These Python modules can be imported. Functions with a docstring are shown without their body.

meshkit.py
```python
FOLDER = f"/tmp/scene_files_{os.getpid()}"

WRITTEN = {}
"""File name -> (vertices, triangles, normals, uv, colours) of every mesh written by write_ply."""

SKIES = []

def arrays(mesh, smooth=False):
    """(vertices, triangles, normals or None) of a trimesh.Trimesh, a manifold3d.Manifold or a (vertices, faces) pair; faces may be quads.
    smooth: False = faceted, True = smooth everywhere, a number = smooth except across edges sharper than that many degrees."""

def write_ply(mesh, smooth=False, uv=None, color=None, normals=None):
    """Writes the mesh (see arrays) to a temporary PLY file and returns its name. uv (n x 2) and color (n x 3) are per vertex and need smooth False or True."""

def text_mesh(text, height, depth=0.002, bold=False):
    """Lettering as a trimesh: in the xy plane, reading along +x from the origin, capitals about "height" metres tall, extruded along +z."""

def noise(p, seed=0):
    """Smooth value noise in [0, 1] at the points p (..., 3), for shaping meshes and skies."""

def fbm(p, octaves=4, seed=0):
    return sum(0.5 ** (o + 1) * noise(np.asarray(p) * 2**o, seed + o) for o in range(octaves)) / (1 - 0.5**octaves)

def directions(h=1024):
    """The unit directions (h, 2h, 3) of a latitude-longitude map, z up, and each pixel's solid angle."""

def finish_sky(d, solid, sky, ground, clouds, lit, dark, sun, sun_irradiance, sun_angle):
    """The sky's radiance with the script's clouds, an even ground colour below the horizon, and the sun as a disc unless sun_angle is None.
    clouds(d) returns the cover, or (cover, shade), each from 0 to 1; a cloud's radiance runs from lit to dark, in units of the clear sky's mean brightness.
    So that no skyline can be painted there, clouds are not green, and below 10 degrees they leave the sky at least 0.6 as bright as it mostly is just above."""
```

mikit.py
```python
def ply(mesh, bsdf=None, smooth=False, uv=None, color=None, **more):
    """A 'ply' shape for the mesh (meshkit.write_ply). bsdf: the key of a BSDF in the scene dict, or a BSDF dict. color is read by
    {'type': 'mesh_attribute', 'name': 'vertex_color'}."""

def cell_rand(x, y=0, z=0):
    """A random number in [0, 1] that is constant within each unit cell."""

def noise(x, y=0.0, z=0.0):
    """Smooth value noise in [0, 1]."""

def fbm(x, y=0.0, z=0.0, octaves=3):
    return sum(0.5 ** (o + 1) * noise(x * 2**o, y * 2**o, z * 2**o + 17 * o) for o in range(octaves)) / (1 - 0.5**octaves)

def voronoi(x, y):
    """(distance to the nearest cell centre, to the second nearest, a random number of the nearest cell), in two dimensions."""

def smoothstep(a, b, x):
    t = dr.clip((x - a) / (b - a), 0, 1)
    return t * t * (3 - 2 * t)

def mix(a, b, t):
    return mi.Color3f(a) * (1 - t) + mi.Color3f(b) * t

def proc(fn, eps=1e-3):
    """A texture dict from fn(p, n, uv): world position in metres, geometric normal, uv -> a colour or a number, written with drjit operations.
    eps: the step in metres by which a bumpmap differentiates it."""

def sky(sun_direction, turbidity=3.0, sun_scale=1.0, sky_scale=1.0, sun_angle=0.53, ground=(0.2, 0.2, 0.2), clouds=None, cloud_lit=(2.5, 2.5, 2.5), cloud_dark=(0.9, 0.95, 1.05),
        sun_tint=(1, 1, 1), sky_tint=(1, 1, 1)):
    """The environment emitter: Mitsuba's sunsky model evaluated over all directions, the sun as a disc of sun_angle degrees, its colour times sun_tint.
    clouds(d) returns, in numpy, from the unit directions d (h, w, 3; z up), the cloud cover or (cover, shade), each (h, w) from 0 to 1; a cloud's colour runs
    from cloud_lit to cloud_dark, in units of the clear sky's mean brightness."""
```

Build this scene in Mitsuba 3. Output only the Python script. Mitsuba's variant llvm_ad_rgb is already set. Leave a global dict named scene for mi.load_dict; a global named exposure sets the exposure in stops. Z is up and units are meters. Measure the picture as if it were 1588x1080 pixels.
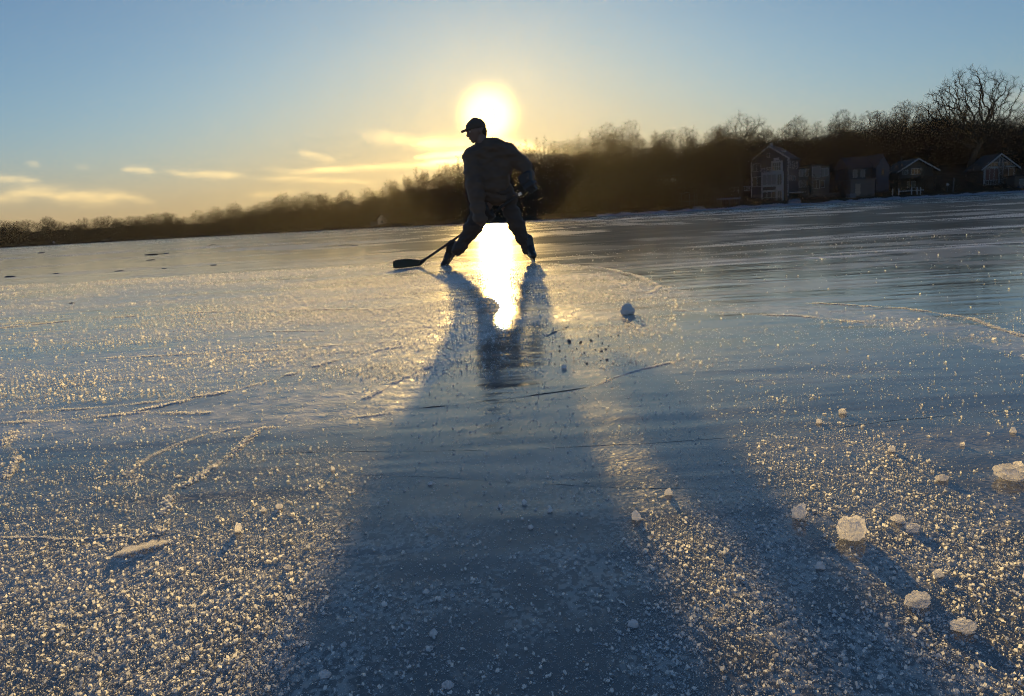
import math, random
import numpy as np, trimesh, shapely, mitsuba as mi, drjit as dr, manifold3d as m3
import mikit, meshkit
from mikit import noise, fbm, smoothstep, mix, proc
T = mi.ScalarTransform4f
rng = np.random.default_rng(7)
scene, labels = {}, {}

# ------------------------------------------------------------------ camera, sun, sky, exposure
PW, PH, FPX, CAMH = 1588.0, 1080.0, 1193.0, 0.46      # survey of the photograph: pixels of its frame, focal length, lens height over the ice
HOR0, HOR1 = 383.1, 293.5                             # horizon at the frame's left and right edge
ROLL = math.atan((HOR0 - HOR1) / PW)
PITCH = math.atan((PH / 2 - (HOR0 + HOR1) / 2) * math.cos(ROLL) / FPX)
FWD = np.array([0, math.cos(PITCH), -math.sin(PITCH)])
UP0, RT0 = np.array([0, math.sin(PITCH), math.cos(PITCH)]), np.array([1.0, 0, 0])
RIGHT = math.cos(ROLL) * RT0 - math.sin(ROLL) * UP0
UP = math.sin(ROLL) * RT0 + math.cos(ROLL) * UP0
EYE = np.array([0, 0, CAMH])

def ray(px, py):
    d = FWD * FPX + RIGHT * (px - PW / 2) - UP * (py - PH / 2)
    return d / np.linalg.norm(d)

def on_ice(px, py, z=0.0):
    d = ray(px, py)
    return EYE + d * ((z - CAMH) / d[2])

def at(px, py, y):
    d = ray(px, py)
    return EYE + d * (y / d[1])

scene['camera'] = dict(type='perspective', fov=2 * math.degrees(math.atan(PW / 2 / FPX)), fov_axis='x', near_clip=0.05, far_clip=3000.0,
                       to_world=T().look_at(origin=EYE.tolist(), target=(EYE + FWD).tolist(), up=UP.tolist()))
SUN = ray(757, 179.5)

def azel(d):
    return np.degrees(np.arctan2(d[..., 0], d[..., 1])), np.degrees(np.arcsin(np.clip(d[..., 2], -1, 1)))

STREAKS = [  # thin evening clouds: points along each streak, half thickness and cover
    ([(186, 263), (215, 263), (245, 267)], 3.2, .045), ([(250, 263), (290, 271), (335, 271), (388, 273)], 3.6, .045), ([(-60, 279), (20, 278), (66, 280)], 4.2, .042),
    ([(-60, 302), (0, 306), (65, 298), (140, 307), (190, 305), (245, 313)], 7.5, .042), ([(40, 253), (64, 256)], 2.5, .025), ([(115, 258), (140, 259)], 2.5, .012),
    ([(460, 237), (490, 242), (522, 251)], 3.5, .05), ([(553, 208), (600, 213), (660, 226), (722, 231)], 8, .09), ([(640, 222), (720, 222), (765, 226)], 7, .25),
    ([(405, 261), (460, 267), (520, 263), (600, 259), (660, 256), (760, 248)], 3.6, .07), ([(395, 280), (450, 277), (520, 281), (600, 283)], 3, .04),
    ([(640, 246), (700, 240), (760, 236)], 3.5, .45), ([(640, 256), (700, 251), (770, 246)], 4.0, .5), ([(770, 222), (800, 225), (836, 230)], 5, .4), ([(380, 305), (440, 300), (470, 297)], 3, .025),
    ([(820, 232), (900, 240), (960, 246)], 4, .12), ([(1560, 150), (1640, 158), (1760, 170)], 8, .02)]

def clouds(d):
    az, el = azel(d)
    ang = np.degrees(np.arccos(np.clip(d @ SUN, -1, 1)))
    # the sun stands in a thin bright veil: forward scattering falls off steeply with the angle to it
    cover = 1.1 * np.exp(-(ang / 1.75) ** 4) + 0.034 * np.exp(-(ang / 4.4) ** 2) + .008 * np.exp(-ang / 6)
    veil = .95 * np.exp(-(np.maximum(el, 0) / (4.2 + 5.5 * np.exp(-(ang / 17) ** 2))) ** 2)   # evening haze low in the sky, deeper towards the sun
    m = (el > -1) & (el < 25) & (np.abs(az) < 60)
    a, e = az[m], el[m]
    wob = meshkit.fbm(np.stack([a * .55, e * 2.4, a * 0 + 3], -1), 4)
    fine = meshkit.fbm(np.stack([a * 1.5, e * 6, a * 0 + 9], -1), 3)
    c = cover[m]
    for pts, th, cov in STREAKS:
        A, E = azel(np.array([ray(*p) for p in pts]))
        line = np.interp(a, A, E)
        half = th / FPX * 57.3
        u = np.clip((a - A[0]) / (A[-1] - A[0]), 0, 1)
        taper = np.clip(np.minimum(u, 1 - u) * 4, 0, 1) ** .7 * (a >= A[0]) * (a <= A[-1])
        v = (e - line + (wob - .5) * half * 1.5) / (half * (.35 + .65 * taper) + 1e-6)
        c = c + cov * (2.3 if cov < .08 else 1.3) * taper * np.exp(-np.abs(v) ** 1.7) * np.clip(.35 + 1.3 * fine, 0, 1.3)
    cover[m] = c
    cover = np.clip(cover, 0, 1)
    total = cover + veil * (1 - cover)
    return total, veil * (1 - cover) / np.maximum(total, 1e-6)

scene['sky'] = mikit.sky(SUN.tolist(), turbidity=2.0, sun_scale=1.0, sky_scale=1.0, clouds=clouds, cloud_lit=(34, 22, 6.5), cloud_dark=(3.45, 2.38, 1.15), ground=(.3, .3, .32),
                         sun_tint=(2.35, 2.75, 3.2), sky_tint=(.90, 1.36, 2.15))
exposure = 1.3

# ------------------------------------------------------------------ helpers
def tag(key, label=None, category=None, group=None, kind=None):
    d = {k: v for k, v in dict(label=label, category=category, group=group, kind=kind).items() if v}
    labels[key] = d

used = {}
def numbered(name):
    n = used.get(name, -1) + 1
    used[name] = n
    return name if n == 0 else f'{name}_{n:03d}'

def put(key, mesh, bsdf, smooth=False, **more):
    scene[key] = mikit.ply(mesh, bsdf, smooth, **more)
    return key

def part(holder, name, mesh, bsdf, smooth=False, **more):
    return put(numbered(f'{holder}__{name}'), mesh, bsdf, smooth, **more)

def cat(ms):
    return trimesh.util.concatenate(ms)

def box(x0, x1, y0, y1, z0, z1):
    m = trimesh.creation.box((x1 - x0, y1 - y0, z1 - z0))
    m.apply_translation(((x0 + x1) / 2, (y0 + y1) / 2, (z0 + z1) / 2))
    return m

def tubes(p0, p1, r0, r1, sides=4):
    """Tapered tubes, one per segment, as one mesh."""
    p0, p1 = np.asarray(p0, float), np.asarray(p1, float)
    r0, r1 = np.broadcast_to(r0, len(p0)), np.broadcast_to(r1, len(p0))
    t = p1 - p0
    t /= np.linalg.norm(t, axis=1, keepdims=True) + 1e-12
    a = np.cross(t, np.where(np.abs(t[:, 2:]) < .9, [0, 0, 1.0], [1.0, 0, 0]))
    a /= np.linalg.norm(a, axis=1, keepdims=True) + 1e-12
    b = np.cross(t, a)
    th = np.arange(sides) * 2 * np.pi / sides
    ring = np.cos(th)[None, :, None] * a[:, None] + np.sin(th)[None, :, None] * b[:, None]
    v = np.concatenate([p0[:, None] + ring * r0[:, None, None], p1[:, None] + ring * r1[:, None, None]], 1)
    i = np.arange(sides)
    j = (i + 1) % sides
    f = np.vstack([np.stack([i, j, j + sides], 1), np.stack([i, j + sides, i + sides], 1)])
    return trimesh.Trimesh(v.reshape(-1, 3), (f[None] + (np.arange(len(p0)) * 2 * sides)[:, None, None]).reshape(-1, 3), process=False)

def pw(x, xs, ys):
    """Piecewise linear curve through (xs, ys), for textures."""
    y = mi.Float(float(ys[0]))
    for i in range(len(xs) - 1):
        y += float((ys[i + 1] - ys[i]) / (xs[i + 1] - xs[i])) * dr.clip(x - float(xs[i]), 0, float(xs[i + 1] - xs[i]))
    return y

def curve(pixels):
    """World (xs, ys) on the ice of a line seen in the survey."""
    w = np.array([on_ice(*p) for p in pixels])
    o = np.argsort(w[:, 0])
    return w[o, 0], w[o, 1]

# ------------------------------------------------------------------ the lake ice
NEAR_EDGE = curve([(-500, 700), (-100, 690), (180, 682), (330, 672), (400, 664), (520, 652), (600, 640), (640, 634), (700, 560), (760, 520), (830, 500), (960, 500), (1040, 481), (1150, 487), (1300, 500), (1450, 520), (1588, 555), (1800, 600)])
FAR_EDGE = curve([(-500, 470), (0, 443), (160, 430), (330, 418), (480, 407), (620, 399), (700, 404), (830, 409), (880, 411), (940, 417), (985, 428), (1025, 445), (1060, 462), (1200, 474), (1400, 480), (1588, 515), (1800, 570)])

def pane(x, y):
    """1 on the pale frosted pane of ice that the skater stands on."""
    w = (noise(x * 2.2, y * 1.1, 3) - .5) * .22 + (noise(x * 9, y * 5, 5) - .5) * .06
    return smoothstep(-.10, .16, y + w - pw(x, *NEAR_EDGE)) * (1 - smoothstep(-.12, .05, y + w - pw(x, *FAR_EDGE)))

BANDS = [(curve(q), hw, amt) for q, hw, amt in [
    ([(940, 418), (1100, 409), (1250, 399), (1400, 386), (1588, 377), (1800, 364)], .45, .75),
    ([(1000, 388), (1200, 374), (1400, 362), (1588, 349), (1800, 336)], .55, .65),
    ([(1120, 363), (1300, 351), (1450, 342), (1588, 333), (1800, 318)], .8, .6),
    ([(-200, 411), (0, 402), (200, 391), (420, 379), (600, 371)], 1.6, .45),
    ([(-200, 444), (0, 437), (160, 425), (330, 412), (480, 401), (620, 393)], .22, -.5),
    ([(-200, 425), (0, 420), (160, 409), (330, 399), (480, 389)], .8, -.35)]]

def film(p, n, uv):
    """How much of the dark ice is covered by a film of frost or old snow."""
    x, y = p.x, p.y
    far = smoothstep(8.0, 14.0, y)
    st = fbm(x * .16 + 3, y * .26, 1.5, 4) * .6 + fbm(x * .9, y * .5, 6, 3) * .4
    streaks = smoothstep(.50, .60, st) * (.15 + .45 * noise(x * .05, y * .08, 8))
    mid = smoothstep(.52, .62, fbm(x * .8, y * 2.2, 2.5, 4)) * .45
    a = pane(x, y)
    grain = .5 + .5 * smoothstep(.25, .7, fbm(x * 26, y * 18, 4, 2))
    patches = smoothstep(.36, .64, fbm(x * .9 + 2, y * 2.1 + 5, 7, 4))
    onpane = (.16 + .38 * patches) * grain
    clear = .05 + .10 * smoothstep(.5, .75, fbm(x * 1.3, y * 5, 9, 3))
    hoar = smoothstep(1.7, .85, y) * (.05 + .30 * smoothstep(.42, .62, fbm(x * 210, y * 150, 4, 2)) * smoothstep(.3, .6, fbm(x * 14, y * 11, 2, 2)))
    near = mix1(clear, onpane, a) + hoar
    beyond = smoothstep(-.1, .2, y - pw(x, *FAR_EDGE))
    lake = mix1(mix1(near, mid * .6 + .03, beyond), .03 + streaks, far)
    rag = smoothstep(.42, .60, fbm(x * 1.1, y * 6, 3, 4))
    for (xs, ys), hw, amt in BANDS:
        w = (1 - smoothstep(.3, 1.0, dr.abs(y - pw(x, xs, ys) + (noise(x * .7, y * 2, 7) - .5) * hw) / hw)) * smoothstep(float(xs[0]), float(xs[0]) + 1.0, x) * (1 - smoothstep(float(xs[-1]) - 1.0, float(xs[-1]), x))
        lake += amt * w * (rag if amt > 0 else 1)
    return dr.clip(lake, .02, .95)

def mix1(a, b, t):
    return a * (1 - t) + b * t

def ripple(p, n, uv):
    x, y = p.x, p.y
    near = 1 - smoothstep(1.5, 5, y)
    return (.0022 + .0010 * near) * noise(x * 1.1 + .4 * noise(x, y * 3), y * 4.5, 2) + .0009 * near * noise(x * 4.0, y * 15, 4) + (1 - smoothstep(7, 14, y)) * (.0014 * noise(x * 3.2, y * 14, 6) + .00050 * noise(x * 8, y * 36, 3)) + .00022 * near * noise(x * 12, y * 40, 6)

def frost_relief(p, n, uv):
    x, y = p.x, p.y
    return .0022 * fbm(x * 160, y * 160, 1, 3) + .004 * noise(x * 31, y * 31, 4)

def clear_tint(p, n, uv):
    x, y = p.x, p.y
    s = smoothstep(.35, .8, fbm(x * .8, y * 1.2, 12, 4))
    return mix((.030, .036, .038), (.062, .070, .071), s)

def frost_tint(p, n, uv):
    return mix((.70, .67, .60), (.84, .81, .74), fbm(p.x * 7, p.y * 7, 2, 3))

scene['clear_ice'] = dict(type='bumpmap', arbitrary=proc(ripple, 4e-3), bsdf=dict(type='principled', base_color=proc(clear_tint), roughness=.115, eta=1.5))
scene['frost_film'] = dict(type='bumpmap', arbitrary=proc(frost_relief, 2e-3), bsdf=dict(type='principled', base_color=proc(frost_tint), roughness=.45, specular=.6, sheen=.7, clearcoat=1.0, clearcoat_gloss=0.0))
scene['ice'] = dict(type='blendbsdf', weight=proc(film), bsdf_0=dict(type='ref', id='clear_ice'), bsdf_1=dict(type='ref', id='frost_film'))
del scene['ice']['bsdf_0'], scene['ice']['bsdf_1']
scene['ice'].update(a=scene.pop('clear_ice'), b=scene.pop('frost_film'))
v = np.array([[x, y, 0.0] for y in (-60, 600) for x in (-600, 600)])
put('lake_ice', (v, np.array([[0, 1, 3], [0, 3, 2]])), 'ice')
tag('lake_ice', 'dark smooth frozen lake with films of pale frost', kind='structure')

# ------------------------------------------------------------------ shore and hill
SH_PX = np.array([-400, -150, 0, 200, 420, 640, 720, 830, 940, 1140, 1300, 1450, 1588, 1800, 2100.])
SH_D = np.array([520, 460, 420, 330, 230, 140, 115, 105, 108, 125, 138, 148, 155, 160, 165.])
hor = lambda px: HOR0 + (HOR1 - HOR0) * px / PW
def az_of(px): return math.atan2(*ray(px, hor(px))[:2])
SH_AZ = np.array([az_of(p) for p in SH_PX])
SKY = [(-400, 355), (0, 346), (60, 345), (130, 342), (210, 337), (260, 333), (300, 338), (345, 330), (400, 317), (440, 310), (480, 307), (520, 307), (560, 306), (600, 293), (640, 271), (700, 255), (760, 246), (830, 228),
       (900, 217), (960, 208), (1000, 206), (1100, 199), (1150, 195), (1220, 196), (1260, 195), (1300, 186), (1340, 180), (1400, 164), (1450, 162), (1500, 168), (1588, 175), (1800, 178), (2100, 190)]
SK_AZ = np.array([az_of(p[0]) for p in SKY])
SK_TAN = np.array([ray(*p)[2] / np.hypot(*ray(*p)[:2]) for p in SKY])
shore_d = lambda az: np.interp(az, SH_AZ, SH_D)
sky_tan = lambda az: np.interp(az, SK_AZ, SK_TAN)

def ground_h(az, t):
    """Height of the land t metres behind the shoreline in direction az."""
    d = shore_d(az)
    top = sky_tan(az) * (d + 60) + CAMH
    bank = .55 * np.clip(t / 2.5, -1, 1)
    rise = np.clip((t - 2.5) / 55, 0, 1)
    return bank + .60 * np.maximum(top - .6, .4) * rise ** 1.4

def land(az, t, z=0.0):
    d = shore_d(az) + t
    return np.stack([np.sin(az) * d, np.cos(az) * d, ground_h(az, t) + z], -1)

azs = np.array([az_of(p) for p in np.arange(-400, 2101, 12)])
ts = np.array([-3, 0, 1, 2.5, 6, 12, 20, 30, 42, 58, 75, 110.])
A, S = np.meshgrid(azs, ts, indexing='ij')
V = land(A, S)
V[..., 2] += (meshkit.fbm(V * .35, 3) - .5) * 1.2 * np.clip(S / 8, 0, 1)
V[:, 0, 2] = -.6
n0, n1 = A.shape
idx = np.arange(n0 * n1).reshape(n0, n1)
q = np.stack([idx[:-1, :-1], idx[1:, :-1], idx[1:, 1:], idx[:-1, 1:]], -1).reshape(-1, 4)
def hill_tint(p, n, uv):
    s = fbm(p.x * .5, p.y * .5, p.z * .5, 4)
    return mix((.030, .022, .015), (.075, .058, .040), s)
scene['leaf_litter'] = dict(type='twosided', bsdf=dict(type='diffuse', reflectance=proc(hill_tint)))
put('hill', (V.reshape(-1, 3), q[:, ::-1]), 'leaf_litter', True)
tag('hill', 'wooded brown hillside rising behind the frozen shore', kind='structure')

# ------------------------------------------------------------------ bare trees
def bark_tint(p, n, uv):
    return mix((.030, .024, .018), (.085, .070, .055), fbm(p.x * 1.7, p.y * 1.7, p.z * .9, 3))
scene['bark'] = dict(type='diffuse', reflectance=proc(bark_tint))
scene['twig'] = dict(type='diffuse', reflectance={'type': 'rgb', 'value': (.055, .042, .032)})
scene['pale_bark'] = dict(type='diffuse', reflectance={'type': 'rgb', 'value': (.16, .145, .125)})

def grow(seed, n=700, rx=.36, rz=.42, fork=.20, step=.028, twigs=2, trunk_r=.018, twig_r=.0013, flat=0.0, wild=.22, twig_len=.05, cup=.0):
    """A bare tree of height 1, grown towards points spread through its crown: (trunk and limb segments, twig segments)."""
    from scipy.spatial import cKDTree
    r = np.random.default_rng(seed)
    a = r.normal(0, 1, (n * 3, 3)); a /= np.linalg.norm(a, axis=1, keepdims=True)
    a *= (r.uniform(.02, 1, (len(a), 1)) ** (1 / 2.4)) * (.78 + .44 * meshkit.noise(a * 1.6 + seed, seed)[:, None])
    a = a * [rx, rx, rz] + [0, 0, 1 - rz]
    a = a[a[:, 2] > fork * .9 + cup * (1 - np.hypot(a[:, 0], a[:, 1]) / rx)][:n]
    pos, par, d0 = [np.zeros(3)], [-1], np.array([r.normal(0, .08), r.normal(0, .08), 1.0])
    while pos[-1][2] < fork:
        d0 = d0 + r.normal(0, .05, 3) * [1, 1, 0]
        pos.append(pos[-1] + d0 / np.linalg.norm(d0) * step); par.append(len(pos) - 2)
    pos = np.array(pos); par = list(par)
    for it in range(90):
        if len(a) == 0: break
        dist, near = cKDTree(pos).query(a)
        ok = dist < (.5 if it < 12 else .22)
        g = np.zeros_like(pos)
        np.add.at(g, near[ok], (a[ok] - pos[near[ok]]) / dist[ok][:, None])
        grow_ = np.nonzero(np.linalg.norm(g, axis=1) > 1e-6)[0]
        if len(grow_) == 0: break
        d = g[grow_] / np.linalg.norm(g[grow_], axis=1, keepdims=True) + r.normal(0, wild, (len(grow_), 3)) + [0, 0, .10]
        d /= np.linalg.norm(d, axis=1, keepdims=True)
        new = pos[grow_] + d * step
        keep = cKDTree(pos).query(new)[0] > step * .5
        pos = np.vstack([pos, new[keep]]); par += list(grow_[keep])
        a = a[cKDTree(pos).query(a)[0] > step * 1.1]
    par = np.array(par)
    load = np.ones(len(pos)); kids = np.zeros(len(pos), int)
    for i in range(len(pos) - 1, 0, -1):
        load[par[i]] += load[i]; kids[par[i]] += 1
    rad = np.maximum(trunk_r * (load / load[0]) ** .43, twig_r)
    i = np.arange(1, len(pos))
    seg = np.concatenate([pos[par[i]], pos[i], rad[par[i]][:, None], rad[i][:, None]], 1)
    seg[:, 6] = np.minimum(seg[:, 6], seg[:, 7] * 1.6)
    thick = seg[:, 7] > twig_r * 2.2
    t = np.nonzero(load < 14)[0]
    t = np.repeat(t, twigs)
    dd = pos[t] - pos[np.maximum(par[t], 0)]
    dd = dd / (np.linalg.norm(dd, axis=1, keepdims=True) + 1e-9) + r.normal(0, .65, (len(t), 3)) + [0, 0, .15]
    dd /= np.linalg.norm(dd, axis=1, keepdims=True)
    end = pos[t] + dd * twig_len * r.uniform(.4, 1.3, (len(t), 1))
    tw = np.concatenate([pos[t], end, np.full((len(t), 1), twig_r), np.full((len(t), 1), twig_r * .6)], 1)
    res = [seg[thick], np.vstack([seg[~thick], tw])]
    top = max(x[:, 5].max() for x in res)
    return [x / top for x in res]

def tree_meshes(segs, sides=(6, 3)):
    s, w = segs
    return tubes(s[:, :3], s[:, 3:6], s[:, 6], s[:, 7], sides[0]), tubes(w[:, :3], w[:, 3:6], w[:, 6], w[:, 7], sides[1])

KINDS = {}
def kind(name, count, **k):
    KINDS[name] = []
    for i in range(count):
        tm, cm = tree_meshes(grow(hash_seed(name) + i, **k), (5, 3))
        gid = f'{name}_form_{i}'
        scene[gid] = dict(type='shapegroup', trunk=mikit.ply(tm, 'bark'), crown=mikit.ply(cm, 'twig')) if name != 'shrub' else dict(type='shapegroup', stems=mikit.ply(cat([tm, cm]), 'twig'))
        KINDS[name].append(gid)
def hash_seed(s): return sum(ord(c) * (i + 1) for i, c in enumerate(s))
kind('broad', n=640, rx=.38, rz=.42, fork=.15, twig_r=.0019, twigs=2, twig_len=.055, trunk_r=.021, count=5)
kind('tall', n=400, rx=.25, rz=.42, fork=.20, twig_r=.0019, twigs=2, twig_len=.055, count=4)
kind('sapling', n=130, rx=.13, rz=.40, fork=.26, twig_r=.0026, trunk_r=.010, count=4)
kind('shrub', n=260, rx=.62, rz=.55, fork=.03, twig_r=.0042, trunk_r=.012, step=.045, twigs=3, twig_len=.09, count=3)

def tree(kindname, az, t, top_tan=None, height=None, width=1.0, label='', group=None, name='bare_tree'):
    base = land(np.float64(az), np.float64(t))
    base[2] -= .3
    d = np.hypot(base[0], base[1])
    h = height if height is not None else max(top_tan * d + CAMH - base[2], 1.5)
    key = numbered(name)
    m = T().translate(base.tolist()).rotate([0, 0, 1], float(rng.uniform(0, 360))).scale([h * width, h * width, h])
    v = KINDS[kindname][int(rng.integers(len(KINDS[kindname])))]
    scene[key] = dict(type='instance', form=dict(type='ref', id=v), to_world=m)
    tag(key, label, 'tree', group)
    return key

MARKS = [(-99, 'at the left end of the far shore'), (150, 'behind the white ball on the far left shore'), (330, 'midway along the far left shore'), (480, 'above the small white lake cottage'), (640, 'straight behind the skater'), (835, 'just right of the skater'),
         (960, 'above the pergola'), (1110, 'behind the tall gabled house'), (1240, 'behind the flat roofed house'), (1310, 'behind the blue gable'), (1390, 'behind the wide cottage'), (1465, 'behind the glass gabled house'), (9999, '')]

def row(p0, p1, step, t, frac, kinds, what, width=1.0, jit=6, low=.86):
    """A row of trees from direction to direction; their tops reach frac of the skyline."""
    px = p0
    while px < p1:
        p = px + rng.uniform(-.4, .4) * step
        az = az_of(p)
        tt = t + rng.uniform(-jit, jit)
        f = frac * rng.uniform(low, 1.05)
        where = next(m for (a, m), (b, _) in zip(MARKS, MARKS[1:]) if p < b)
        tree(kinds[int(rng.integers(len(kinds)))], az, max(tt, 1.5), top_tan=sky_tan(az) * f, width=width * rng.uniform(.8, 1.2), label=f'{what} {where}', group=f'{what} {where}')
        px += step

row(610, 1660, 15, 62, 1.02, ['broad', 'tall'], 'bare tree on the skyline', .95, low=.90)
row(620, 1660, 20, 46, .94, ['broad', 'tall'], 'bare tree high on the slope', 1.0)
row(560, 1660, 30, 34, .74, ['broad', 'tall'], 'bare tree half way up the slope', 1.1)
row(560, 1130, 40, 9, .52, ['broad', 'tall'], 'bare tree at the foot of the slope', 1.2)
row(590, 960, 10, 66, 1.09, ['sapling'], 'thin bare sapling on the skyline', .9)
row(960, 1420, 17, 66, 1.03, ['sapling'], 'thin bare sapling on the skyline', .9)
row(1240, 1640, 52, 5, .40, ['tall', 'broad'], 'slender bare tree by the waterline', .9, jit=2)
row(-60, 620, 11, 50, 1.13, ['broad', 'tall'], 'bare tree on the skyline', 1.2)
row(-60, 600, 14, 16, .92, ['broad'], 'bare tree near the waterline', 1.4)
for px, py, w in [(80, 333, 1.0), (262, 328, 1.1), (238, 330, 1.2), (310, 325, 1.0), (338, 319, 1.0), (368, 312, 1.0), (443, 298, 1.0), (478, 296, 1.0), (508, 298, 1.0), (540, 294, 1.0), (574, 288, .8)]:
    d = ray(px, py)
    tree('broad', az_of(px), 40, top_tan=d[2] / np.hypot(*d[:2]), width=w, label='bare tree standing out above the far wood left of the skater', group='taller trees of the far left wood')
for px, py, w, lab in [(950, 188, .8, 'left one of two bare trees close together on the skyline right of the skater'), (977, 185, .8, 'right one of two bare trees close together on the skyline right of the skater'),
                       (1235, 177, .8, 'small rounded bare tree on the skyline above the pale two storey house'), (1305, 168, .9, 'bushy bare tree on the skyline between the pale house and the garage')]:
    d = ray(px, py)
    tree('broad', az_of(px), 55, top_tan=d[2] / np.hypot(*d[:2]), width=w, label=lab)

def big_tree(px, t, top_py, seed, width, label, bsdf='bark', **k):
    segs = grow(seed, **k)
    az = az_of(px)
    base = land(np.float64(az), np.float64(t))
    d = ray(px, top_py)
    h = d[2] / np.hypot(*d[:2]) * np.hypot(base[0], base[1]) + CAMH - base[2]
    key = numbered('bare_tree')
    m = T().translate((base - [0, 0, .3]).tolist()).scale([h * width, h * width, h])
    for m_, nm, b in zip(tree_meshes(segs), ('trunk', 'crown'), (bsdf, 'twig')):
        scene[f'{key}__{nm}'] = mikit.ply(m_, b, to_world=m)
    tag(key, label, 'tree')
big_tree(1499, 22, 94, 41, 1.0, 'huge spreading bare tree towering above the wood at the right', n=800, rx=.44, rz=.34, fork=.30, trunk_r=.026, wild=.40, step=.026, twig_r=.0011)
big_tree(1148, 9, 166, 77, .95, 'crooked old bare tree beside the tall gabled house', n=560, rx=.36, rz=.30, fork=.44, trunk_r=.024, wild=.45, step=.03, twig_r=.0014)

# undergrowth: a mass of thin upright stems and sprays that nobody could count
def sprays(px0, px1, n, t0, t1, f0, f1, seed):
    r = np.random.default_rng(seed)
    az = np.array([az_of(p) for p in np.linspace(px0, px1, 400)])
    az = np.interp(r.uniform(0, 399, n), np.arange(400), az)
    t = r.uniform(t0, t1, n)
    b = land(az, t)
    d = np.hypot(b[:, 0], b[:, 1])
    room = sky_tan(az) * d + CAMH - b[:, 2]
    h = np.maximum(room * r.uniform(f0, f1, n), .8)
    dirn = r.normal(0, .5, (n, 3)) + [0, 0, 1]
    dirn /= np.linalg.norm(dirn, axis=1, keepdims=True)
    tip = b + dirn * h[:, None]
    side = r.normal(0, 1, (n, 3)) * [1, 1, .1]
    side /= np.linalg.norm(side, axis=1, keepdims=True)
    w = d * r.uniform(.00006, .00018, n)
    mid = b + (tip - b) * .5 + r.normal(0, .12, (n, 3)) * h[:, None] * .4
    v = np.stack([b - side * w[:, None], b + side * w[:, None], mid + side * w[:, None] * .7, mid - side * w[:, None] * .7, tip], 1).reshape(-1, 3)
    f = np.array([[0, 1, 2], [0, 2, 3], [3, 2, 4]])[None] + (np.arange(n) * 5)[:, None, None]
    return v, f.reshape(-1, 3)
scene['stems'] = dict(type='twosided', bsdf=dict(type='diffuse', reflectance={'type': 'rgb', 'value': (.050, .040, .030)}))
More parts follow.
